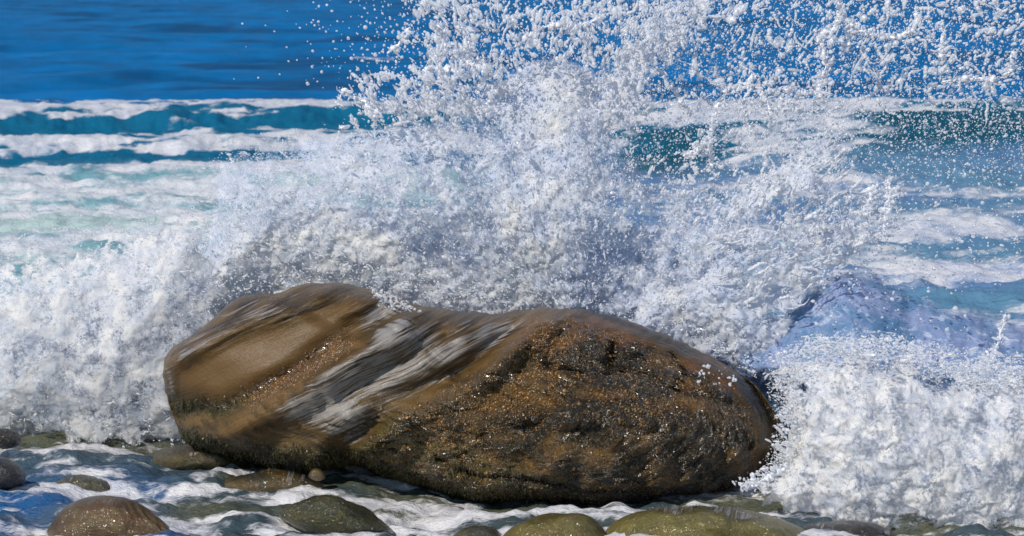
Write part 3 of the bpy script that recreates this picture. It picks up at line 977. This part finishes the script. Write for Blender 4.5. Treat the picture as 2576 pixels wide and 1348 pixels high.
def chains(starts, lens, r0, seed, bend=0.25, dirn=None, taper=True):
    """threads of water: strings of overlapping beads"""
    out, rr = [], []
    for i, (u0, v0, Y0) in enumerate(starts):
        a = (math.atan2(v0 - 900, u0 - 1450) if dirn is None else dirn) + rng.normal(0, 0.5)
        L = lens * rng.uniform(0.5, 1.6); r = r0 * rng.uniform(0.6, 1.5)
        u, v = u0, v0
        s = 0; k = 0
        step = r * 1000 * 0.33
        nb = 0
        ph = rng.uniform(0, 6)
        while s < L:
            wob = 0.65 + 0.45 * math.sin(s / 13 + ph) + rng.uniform(-.1, .25)
            rad_ = r * wob * (1 - 0.55 * s / L if taper else 1)
            out.append((u + rng.normal(0, 0.6), v + rng.normal(0, .6), Y0)); rr.append(max(rad_, 0.0012))
            u += math.cos(a) * step; v += math.sin(a) * step; s += step
            a += rng.normal(0, bend) * 0.35
        if rng.random() < 0.6:   # bead at the tip
            out.append((u, v, Y0)); rr.append(r * 1.4)
    P = np.array(out); return (P, np.array(rr), np.ones(len(P)) * 1.3)


# dense mass
A = []
main = [(530, 400), (600, 360), (700, 345), (900, 310), (1050, 285), (1180, 255), (1250, 200), (1300, 150), (1400, 130), (1500, 165), (1540, 240), (1560, 330),
        (1640, 420), (1760, 450), (1850, 500), (1900, 650), (1850, 760), (1930, 900), (1750, 890), (1500, 800), (1000, 790), (960, 750), (800, 715), (620, 745), (500, 835),
        (410, 880), (400, 700), (510, 560)]
P = sample_poly(main, 17000, 16, 14.7, 15.5, (0.6, 1.1), (130, 90), 501); P = gather(P, 95, 0.5, 0.0, 511)
A.append(grp(P, 0.0015, 0.45, 0.006, 1.7))
P = sample_poly(main, 2000, 10, 14.7, 15.4, (0.8, 1.1), (160, 90), 521); P = gather(P, 70, 0.9, 0.75, 531)
A.append(grp(P, 0.0030, 0.4, 0.009, 1.8))
col_ = [(1240, 300), (1270, 190), (1330, 140), (1420, 130), (1500, 170), (1540, 240), (1560, 330), (1560, 500), (1500, 800), (1200, 790), (1180, 600)]
P = sample_poly(col_, 5000, 15, 14.75, 15.3, (0.5, 1.2), (120, 70), 541)
A.append(grp(P, 0.0015, 0.4, 0.006, 1.7))
low = [(500, 800), (560, 600), (700, 520), (950, 560), (1150, 700), (1200, 790), (1000, 775), (800, 715), (620, 740)]
P = sample_poly(low, 1500, 25, 14.8, 15.3, (0.5, 1.1), (120, 70), 545)
A.append(grp(P, 0.0017, 0.4, 0.008, 1.6))
spray("splash_spray", A, "dense white curtain of spray thrown up behind the boulder")

# ---- torn sheets of aerated water inside the splash
def mat_veil():
    m = NT("aerated_water")
    dn = m.attr("dens").outputs["Fac"]
    wm = m.attr("warm").outputs["Fac"]
    o = m.obj()
    n1 = m.noise(o, 22.0, 6, 0.68, 1.2)
    n2 = m.noise(o, 75.0, 4, 0.65, 0.8)
    nn = m.math('ADD', m.math('MULTIPLY', n1, 0.5), m.math('MULTIPLY', n2, 0.5))
    v = m.math('ADD', m.math('SUBTRACT', nn, 0.5), m.math('SUBTRACT', dn, 0.5))
    al = m.smooth(v, -0.10, 0.12)
    c = m.mix(wm, (0.57, 0.66, 0.88), (0.93, 0.90, 0.87))  # skylit blue and sunlit warm white painted into the sheet colour
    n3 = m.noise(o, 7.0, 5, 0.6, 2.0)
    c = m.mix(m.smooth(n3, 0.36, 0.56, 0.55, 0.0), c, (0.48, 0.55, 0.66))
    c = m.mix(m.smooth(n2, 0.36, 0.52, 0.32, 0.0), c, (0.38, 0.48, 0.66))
    m.l(c, m.b.inputs["Base Color"])
    m.b.inputs["Roughness"].default_value = 0.5
    m.b.inputs["Specular IOR Level"].default_value = 0.3
    b1 = m.bump(n1, 0.22, 0.02)
    m.l(m.bump(n2, 0.4, 0.006, b1), m.b.inputs["Normal"])
    tl = m.n("ShaderNodeBsdfTranslucent"); m.l(c, tl.inputs[0])
    mm_ = m.n("ShaderNodeMixShader"); mm_.inputs[0].default_value = 0.35
    m.l(m.b.outputs[0], mm_.inputs[1]); m.l(tl.outputs[0], mm_.inputs[2])
    tp = m.n("ShaderNodeBsdfTransparent")
    ms = m.n("ShaderNodeMixShader")
    m.l(al, ms.inputs[0]); m.l(tp.outputs[0], ms.inputs[1]); m.l(mm_.outputs[0], ms.inputs[2])
    m.l(ms.outputs[0], m.out.inputs[0])
    return m.m


M_VEIL = mat_veil()


def veil(poly, Y, step, seed, label, dfun, bulge=0.25, soft=30, amp=1.0, mat=None, name="water_sheet", kind="stuff", cat="spray", fine=1.0):
    p = np.array(poly, float)
    lo, hi = p.min(0) - soft, p.max(0) + soft
    us, vs = np.arange(lo[0], hi[0], step), np.arange(lo[1], hi[1], step)
    U, V = np.meshgrid(us, vs)
    sdv = poly_sd(U, V, poly)
    y = Y - bulge * (1 - np.exp(-np.clip(sdv, 0, None) / 120)) + 0.07 * amp * fbm(U / 170, V / 170, seed * .3, 3, seed) \
        + 0.022 * fine * amp * fbm(U / 45, V / 45, seed * .3, 4, seed + 2, True) + 0.2 * sstep(500, -100, V)
    x, _, z = at(U, V, Y)
    x = x + 0.02 * fbm(U / 40, V / 40, 3.3, 3, seed + 4); z = z + 0.02 * fbm(U / 40, V / 40, 7.3, 3, seed + 5)
    OX, OY = 1450, 900
    rr = np.hypot(U - OX, V - OY); th = np.arctan2(V - OY, U - OX)
    st = fbm(rr / 300, th * 9, 0.4, 4, seed + 6)
    tor = fbm(U / 60, V / 60, 0.4, 4, seed + 8)
    web = fbm(U / 70, V / 70, 0.9, 4, seed + 9, True)
    dens, warm = dfun(U, V, sdv, st, tor, web)
    ny, nx = U.shape
    ii = np.arange(nx * ny).reshape(ny, nx)
    fa = np.stack([ii[:-1, :-1], ii[1:, :-1], ii[1:, 1:], ii[:-1, 1:]], -1).reshape(-1, 4)
    keep = dens.ravel()[fa].max(1) > 0.22
    fa = fa[keep]
    used, inv = np.unique(fa, return_inverse=True)
    co = np.stack([x, y, z], -1).reshape(-1, 3)[used]
    o = mesh_np(name, co, inv.reshape(-1, 4), mat or M_VEIL)
    attr(o, "dens", np.clip(dens, 0, 1.2).ravel()[used]); attr(o, "warm", np.clip(warm, 0, 1).ravel()[used])
    props(o, label, cat, kind)
    return o


def d_main(U, V, sd_, st, tor, web):
    e = sstep(-28, 40, sd_)
    low_ = g(seg_dist(U, V, [(560, 800), (760, 620), (1000, 720), (1300, 760), (1700, 800)]), 130)
    colm = g(seg_dist(U, V, [(1400, 210), (1370, 400), (1330, 780)]), 120)
    fan_ = g(seg_dist(U, V, [(1750, 860), (1900, 700), (2040, 520)]), 90)
    d = 0.40 + 0.22 * low_ + 0.20 * colm + 0.20 * fan_ + 0.22 * st + 0.22 * tor + 0.08 * sstep(600, 400, V)
    d = d * e
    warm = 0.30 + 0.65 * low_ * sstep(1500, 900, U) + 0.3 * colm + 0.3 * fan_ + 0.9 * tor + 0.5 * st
    return d, warm


MAINP = main[:-3] + [(430, 900), (420, 700), (510, 560)]
FANP = [(1560, 850), (1640, 640), (1760, 520), (1900, 430), (2030, 360), (2120, 370), (2150, 470), (2240, 480), (2270, 540), (2180, 650), (2080, 690), (2020, 780), (1930, 960), (1700, 880)]
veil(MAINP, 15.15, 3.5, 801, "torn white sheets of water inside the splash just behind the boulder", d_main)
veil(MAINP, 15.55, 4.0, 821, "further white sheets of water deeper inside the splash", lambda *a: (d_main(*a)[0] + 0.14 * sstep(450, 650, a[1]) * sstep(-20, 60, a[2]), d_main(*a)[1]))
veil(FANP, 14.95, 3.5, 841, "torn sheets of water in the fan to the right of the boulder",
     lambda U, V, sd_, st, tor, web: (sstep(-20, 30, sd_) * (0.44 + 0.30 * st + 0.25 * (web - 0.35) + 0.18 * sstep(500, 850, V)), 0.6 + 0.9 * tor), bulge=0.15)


def mat_wave():
    m = NT("wave_water")
    dn = m.attr("dens").outputs["Fac"]
    o = m.obj((1, 1, 1.8))
    n1 = m.noise(o, 4.0, 5, 0.6, 1.0)
    n2 = m.noise(o, 34.0, 4, 0.65, 0.8)
    n3 = m.noise(o, 14.0, 4, 0.65, 1.0)
    c = m.mix(m.smooth(n1, 0.38, 0.62), (0.09, 0.19, 0.34), (0.22, 0.28, 0.46))
    c = m.mix(m.smooth(n3, 0.52, 0.68, 0, 0.5), c, (0.62, 0.66, 0.76))
    c = m.mix(m.smooth(n2, 0.58, 0.72, 0, 0.25), c, (0.78, 0.78, 0.82))
    m.l(c, m.b.inputs["Base Color"])
    m.b.inputs["Roughness"].default_value = 0.3
    m.b.inputs["Specular IOR Level"].default_value = 0.25
    m.l(m.bump(m.math('ADD', n1, m.math('MULTIPLY', n2, 0.3)), 0.4, 0.04), m.b.inputs["Normal"])
    v = m.math('ADD', m.math('MULTIPLY', m.math('SUBTRACT', n3, 0.5), 1.2), dn)
    tp = m.n("ShaderNodeBsdfTransparent"); ms = m.n("ShaderNodeMixShader")
    m.l(m.smooth(v, 0.30, 0.75), ms.inputs[0]); m.l(tp.outputs[0], ms.inputs[1]); m.l(m.b.outputs[0], ms.inputs[2])
    m.l(ms.outputs[0], m.out.inputs[0])
    return m.m


wv = [(1760, 900), (1830, 830), (1930, 780), (2015, 740), (2045, 700), (2110, 668), (2180, 688), (2240, 715), (2300, 742), (2380, 756), (2460, 772), (2540, 795), (2640, 830), (2700, 900), (2700, 1000), (2500, 1080), (2100, 1080), (1850, 1000)]
veil(wv, 15.1, 5, 891, "smooth violet blue wave rearing up behind the surf right of the boulder",
     lambda U, V, sd_, st, tor, web: (sstep(-20, 45, sd_ + 25 * tor) * (0.85 + 0.2 * tor), 0 * U + 0.3), bulge=0.5, soft=15, amp=0.7, fine=0.6, mat=mat_wave(), name="wave", kind="structure", cat=None)

SURFR = [(1880, 1222), (1930, 1195), (1972, 1140), (1985, 1070), (1960, 990), (1975, 925), (2060, 885), (2150, 870), (2250, 890), (2330, 915), (2450, 930), (2700, 950), (2700, 1500), (2150, 1440), (2000, 1320), (1900, 1250)]
SURFL = [(600, 700), (600, 900), (560, 960), (560, 1080), (520, 1125), (330, 1165), (200, 1150), (60, 1110), (-100, 1100), (-100, 640), (150, 620), (350, 560), (520, 520)]


def d_surf(k):
    def f_(U, V, sd_, st, tor, web):
        d = sstep(-10, 75, sd_ + 70 * tor + 50 * (web - 0.4)) * (k + 0.25 * tor + 0.10 * (web - 0.3))
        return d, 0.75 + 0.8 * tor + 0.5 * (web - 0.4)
    return f_


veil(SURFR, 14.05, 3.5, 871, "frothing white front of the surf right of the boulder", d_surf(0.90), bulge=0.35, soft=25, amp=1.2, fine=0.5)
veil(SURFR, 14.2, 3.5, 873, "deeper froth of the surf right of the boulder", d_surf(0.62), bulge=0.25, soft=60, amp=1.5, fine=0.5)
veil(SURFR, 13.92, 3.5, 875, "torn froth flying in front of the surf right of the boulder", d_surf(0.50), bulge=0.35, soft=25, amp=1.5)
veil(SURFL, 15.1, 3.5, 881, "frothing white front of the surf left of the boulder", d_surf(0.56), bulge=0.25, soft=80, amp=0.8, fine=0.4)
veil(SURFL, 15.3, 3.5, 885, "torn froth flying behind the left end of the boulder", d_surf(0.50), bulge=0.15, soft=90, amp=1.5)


def d_lace(U, V, sd_, st, tor, web):
    e = sstep(-25, 30, sd_)
    jet_ = g(seg_dist(U, V, [(1540, 280), (1600, 160), (1700, 60), (1790, 0)]), 50)
    d = 0.09 + 0.52 * (web - 0.2) + 0.16 * tor + 0.38 * jet_ + 0.25 * sstep(150, 290, V) * sstep(1750, 1500, U) - 0.06 * sstep(1750, 1900, U)
    return d * e, 0.75 + 0.8 * tor


LACEP = [(1040, -40), (2620, -40), (2620, 230), (2100, 260), (1860, 300), (1600, 340), (1240, 320), (1000, 320), (900, 290), (1000, 220), (1070, 150)]
veil(LACEP, 15.1, 3.0, 861, "lacy shreds of water at the crown of the splash", d_lace, bulge=0.1, soft=25, amp=0.8)


# ---- single threads of water that stand out
SHED = []


def strands(lines, Y, r_px, label, seed):
    V, F = [], []
    K = 8
    for li, ln_ in enumerate(lines):
        p = np.array(ln_, float)
        for _ in range(3):
            q = [p[0]]
            for a, b in zip(p[:-1], p[1:]):
                q += [0.75 * a + 0.25 * b, 0.25 * a + 0.75 * b]
            q.append(p[-1]); p = np.array(q)
        L = np.concatenate([[0], np.cumsum(np.hypot(*np.diff(p, axis=0).T))])
        m = max(8, int(L[-1] / 2.2))
        tt = np.linspace(0, L[-1], m)
        uu, vv = np.interp(tt, L, p[:, 0]), np.interp(tt, L, p[:, 1])
        uu = uu + 7 * fbm(tt / 14, li * 3.1, seed, 3, seed); vv = vv + 7 * fbm(tt / 14, li * 3.1 + 50, seed, 3, seed)
        yy = Y + 0.02 * fbm(tt / 40, li, seed, 2, seed + 2)
        x, _, z = at(uu, vv, Y)
        nd = int(L[-1] * 0.9)
        q_ = rng.integers(0, m, nd)
        SHED.append(np.stack([uu[q_] + rng.normal(0, r_px * 1.1, nd), vv[q_] + rng.normal(0, r_px * 1.1, nd), np.full(nd, Y) + rng.normal(0, 0.03, nd)], 1))
        c = np.stack([x, yy, z], 1)
        rr = 0.85 * r_px * 0.00153 * np.clip(0.8 + 1.9 * fbm(tt / 12, li * 7.7, seed * .5, 3, seed + 4), 0.28, 2.2)
        end = np.minimum(tt, L[-1] - tt) / (r_px * 1.2)
        rr = rr * np.sqrt(np.clip(end, 0.02, 1))
        T = np.gradient(c, axis=0); T /= np.linalg.norm(T, axis=1)[:, None]
        A_ = np.cross(T, np.array([0, 1.0, 0.05])); A_ /= np.linalg.norm(A_, axis=1)[:, None]
        B_ = np.cross(T, A_)
        b0 = sum(len(q) for q in V)
        ring = []
        for k in range(K):
            an = k * 2 * math.pi / K
            j = 1 + 0.7 * fbm(tt / 7, k * 1.7 + li, seed, 2, seed + 6)
            ring.append(c + (A_ * math.cos(an) + B_ * math.sin(an)) * (rr * j)[:, None])
        V.append(np.stack(ring, 1).reshape(-1, 3))
        i = np.arange(m - 1)[:, None] * K + b0
        for k in range(K):
            k2 = (k + 1) % K
            F.append(np.concatenate([i + k, i + k2, i + k2 + K, i + k + K], 1))
    o = mesh_np("water_strand", np.concatenate(V), np.concatenate(F), M_STRAND)
    props(o, label, "water strand")
    return o


M_STRAND = mat_plain("thick_water_strand", (0.86, 0.86, 0.90), 0.3, (0.70, 0.73, 0.82))
strands([[(975, 133), (992, 120), (1012, 106), (1024, 88), (1030, 66)]], 15.0, 7, "comma shaped squirt of water alone against the blue sea, left of the splash", 901)
strands([[(850, 264), (860, 232), (868, 222), (878, 240), (902, 246), (922, 262), (945, 300)], [(922, 226), (934, 244), (948, 262), (962, 300)]], 15.0, 6,
        "crooked forked strand standing up at the left shoulder of the splash", 905)
strands([[(1717, 392), (1752, 380), (1778, 358), (1792, 320), (1800, 280), (1812, 250), (1837, 215), (1887, 210), (1927, 238), (1957, 222), (2017, 235), (2057, 232), (2077, 262)],
         [(1792, 320), (1784, 360), (1788, 425)], [(1887, 210), (1892, 180)], [(1912, 235), (1935, 262), (1932, 290)], [(2017, 235), (1995, 262), (1975, 248)]],
        14.95, 7.5, "long arched web of water with hanging loops over the right fan", 909)
strands([[(2057, 232), (2066, 205), (2076, 170), (2072, 120), (2050, 92), (2102, 76), (2112, 30), (2104, -12)], [(2076, 170), (2100, 150)]], 15.0, 8,
        "knotted upright strand rising from the arched web to the top edge", 913)
strands([[(2112, 40), (2134, 56), (2168, 82), (2242, 97), (2278, 88), (2308, 60), (2302, 18)], [(2134, 56), (2136, 100), (2130, 130)]], 15.05, 8,
        "sagging strand hung between the knotted upright strand and thick drops near the top", 917)
strands([[(2366, 58), (2374, 98), (2362, 130), (2373, 158)]], 15.0, 10, "short thick upright strand against blue sea at the upper right", 921)
strands([[(2366, 208), (2416, 195), (2458, 200), (2512, 200), (2554, 174), (2536, 145), (2560, 128)]], 15.0, 9, "nearly level lumpy strand low against the blue sea at the far right", 925)
strands([[(2177, 600), (2180, 548), (2192, 520), (2190, 490), (2194, 464)]], 14.8, 6, "thin upright strand with a blob on top, left one of two on the fan", 929)
strands([[(2222, 590), (2224, 540), (2242, 502), (2237, 468), (2232, 450)], [(2242, 502), (2262, 470)]], 14.8, 6, "forked thin upright strand, right one of two on the fan", 933)
strands([[(2482, 940), (2498, 900), (2512, 860), (2522, 822), (2528, 790)], [(2484, 936), (2492, 905), (2478, 882)]], 14.3, 5,
        "slim forked strand leaping from the surf near the right edge", 937)
strands([[(1856, 1212), (1872, 1226), (1898, 1222), (1935, 1196), (1975, 1180)], [(1893, 1218), (1895, 1188)]], 13.85, 9, "white tongue of foam licking the right foot of the boulder", 941)
strands([[(1100, 60), (1115, 110), (1150, 150), (1190, 165), (1240, 190)], [(1060, 175), (1100, 168), (1150, 180)], [(1180, 100), (1180, 150)]], 15.0, 8,
        "ragged branching strand at the upper left of the splash crown", 945)
strands([[(1290, 120), (1330, 90), (1380, 60), (1450, 70), (1520, 40)], [(1450, 70), (1480, 110)]], 15.05, 9, "ragged strand slanting across the top of the splash crown", 949)

# the crown of the splash above it, against the blue sea
B = []
jet = [(1500, 190), (1560, 110), (1640, 30), (1700, -30), (1800, -30), (1770, 40), (1720, 100), (1640, 150), (1600, 260), (1560, 330), (1520, 300)]
P = sample_poly(jet, 7000, 18, 14.9, 15.5, (0.6, 1.2), (90, 60), 561); P = gather(P, 60, 0.8, 0.5, 565)
B.append(grp(P, 0.0020, 0.45, 0.008, 1.6))
bb_ = [(1040, -20), (1700, -20), (1560, 150), (1300, 170), (1240, 270), (1000, 290), (1060, 170)]
P = sample_poly(bb_, 3000, 20, 14.8, 15.6, (0.9, 1.2), (110, 80), 571); P = gather(P, 75, 0.95, 0.9, 575, 3)
B.append(grp(P, 0.0025, 0.7, 0.012, 2.0))
P = sample_poly(bb_, 1800, 40, 14.8, 15.6)
B.append(grp(P, 0.0028, 0.5, 0.010, 1.3))
P = sample_poly([(600, -20), (1080, -20), (1060, 270), (580, 265)], 420, 20, 14.6, 15.6, wfun=lambda u, v: sstep(560, 1080, u) ** 2 * 0.95 + 0.03)
B.append(grp(P, 0.0030, 0.45, 0.008, 1.1))
er = [(1560, -20), (2620, -20), (2620, 255), (1560, 275)]
P = sample_poly(er, 9500, 12, 14.6, 16.0, (0.35, 1.2), (200, 150), 581)
B.append(grp(P, 0.0018, 0.6, 0.008, 1.3))
P = sample_poly(er, 1100, 12, 14.6, 15.8, (0.8, 1.2), (120, 110), 585); P = gather(P, 90, 0.9, 0.9, 589, 3)
B.append(grp(P, 0.0036, 0.65, 0.014, 2.0))
P = sample_poly([(1580, 255), (2620, 255), (2620, 450), (1580, 450)], 6500, 25, 14.6, 16.0, (0.4, 1.2), (200, 150), 591, wfun=lambda u, v: 1 - 0.6 * sstep(300, 450, v))
B.append(grp(P, 0.0022, 0.4, 0.007, 1.2))
P = sample_poly([(900, 190), (1240, 150), (1240, 300), (900, 330)], 1800, 15, 14.8, 15.5, (0.9, 1.2), (80, 60), 595); P = gather(P, 60, 0.9, 0.9, 597, 3)
B.append(grp(P, 0.0028, 0.6, 0.012, 1.9))
st = sample_poly([(1050, 20), (1700, 0), (1560, 220), (1050, 260)], 90, 10, 14.8, 15.5)
B.append(chains(st, 45, 0.006, 1))
st = sample_poly(er, 90, 10, 14.7, 15.6)
B.append(chains(st, 60, 0.0055, 2, 0.5, dirn=1.2))
B.append(grp(np.concatenate(SHED), 0.0026, 0.6, 0.009, 1.8))
spray("splash_droplets", B, "scattered white droplets and threads of the splash against the blue sea")

# right-hand fans
C = []
fan = [(1640, 800), (1700, 640), (1800, 560), (1900, 450), (2020, 370), (2120, 370), (2150, 470), (2230, 480), (2270, 540), (2180, 650), (2080, 690), (2000, 760), (1900, 880), (1850, 910)]
P = sample_poly(fan, 12000, 18, 14.7, 15.5, (0.7, 1.2), (170, 60), 601); P = gather(P, 80, 0.9, 0.7, 605)
C.append(grp(P, 0.0017, 0.45, 0.008, 1.8))
P = sample_poly([(1620, 440), (1760, 330), (1850, 250), (2080, 250), (2130, 380), (1900, 460), (1750, 560)], 2500, 15, 14.8, 15.4, (0.9, 1.3), (100, 70), 611); P = gather(P, 75, 0.95, 0.9, 615, 3)
C.append(grp(P, 0.0026, 0.45, 0.010, 1.6))
st = sample_poly([(1700, 700), (1850, 500), (2050, 380), (2200, 470), (2150, 640), (1950, 800)], 110, 10, 14.75, 15.2)
C.append(chains(st, 75, 0.006, 3, 0.3))
P = sample_poly([(1950, 450), (2600, 430), (2600, 700), (2100, 760)], 1500, 30, 14.5, 15.5)
C.append(grp(P, 0.0024, 0.5, 0.009, 1.2))
P = sample_poly([(1900, 760), (2450, 720), (2450, 920), (1900, 900)], 60, 10, 14.4, 14.9)
C.append(grp(P, 0.0040, 0.5, 0.010, 1.1))
P = sample_poly([(930, 725), (1010, 755), (1060, 785), (1000, 792), (950, 765)], 700, 8, 14.1, 14.5, (0.7, 1.2), (40, 30), 641)
C.append(grp(P, 0.0020, 0.6, 0.008, 1.6))
P = sample_poly([(1740, 930), (1800, 905), (1870, 950), (1850, 975), (1760, 960)], 34, 10, 13.7, 13.8)
C.append(grp(P, 0.0036, 0.5, 0.008, 1.1))
P = sample_poly([(560, 760), (660, 720), (860, 690), (1000, 730), (1200, 765), (1500, 765), (1750, 850), (1900, 950), (1900, 900), (1700, 800), (1400, 740), (900, 660), (600, 700)], 900, 10, 14.2, 14.6)
C.append(grp(P, 0.0017, 0.5, 0.006, 1.3))
spray("splash_spray", C, "ragged fan of spray leaping up to the right of the boulder")

# fuzz over the two heaps of surf
D = []
P = sample_poly([(1960, 900), (2100, 870), (2250, 870), (2420, 920), (2620, 930), (2620, 1010), (2200, 1000), (1960, 1010)], 6000, 20, 14.0, 14.5, (0.6, 1.2), (90, 60), 621); P = gather(P, 70, 0.8, 0.5, 625)
D.append(grp(P, 0.0016, 0.4, 0.008, 1.5))
P = sample_poly([(1930, 900), (2060, 850), (2250, 850), (2420, 890), (2620, 910), (2620, 1000), (2200, 930), (2020, 950), (2010, 1060), (1980, 1190), (1900, 1235), (1935, 1160), (1965, 1060)], 9000, 25, 13.8, 14.3, (0.8, 1.2), (80, 50), 627)
D.append(grp(P, 0.0015, 0.6, 0.008, 1.8))
spray("surf_spray", D, "spray flung off the top of the surf right of the boulder")
E = []
P = sample_poly([(-60, 600), (200, 560), (520, 520), (540, 740), (410, 880), (420, 1000), (460, 1110), (300, 1150), (0, 1080), (-60, 900)], 9000, 45, 14.9, 15.4, (0.7, 1.1), (120, 90), 631); P = gather(P, 90, 0.8, 0.4, 635)
E.append(grp(P, 0.0016, 0.4, 0.008, 1.6))
spray("surf_spray", E, "spray drifting off the surf left of the boulder")
print("built", len(bpy.data.objects))
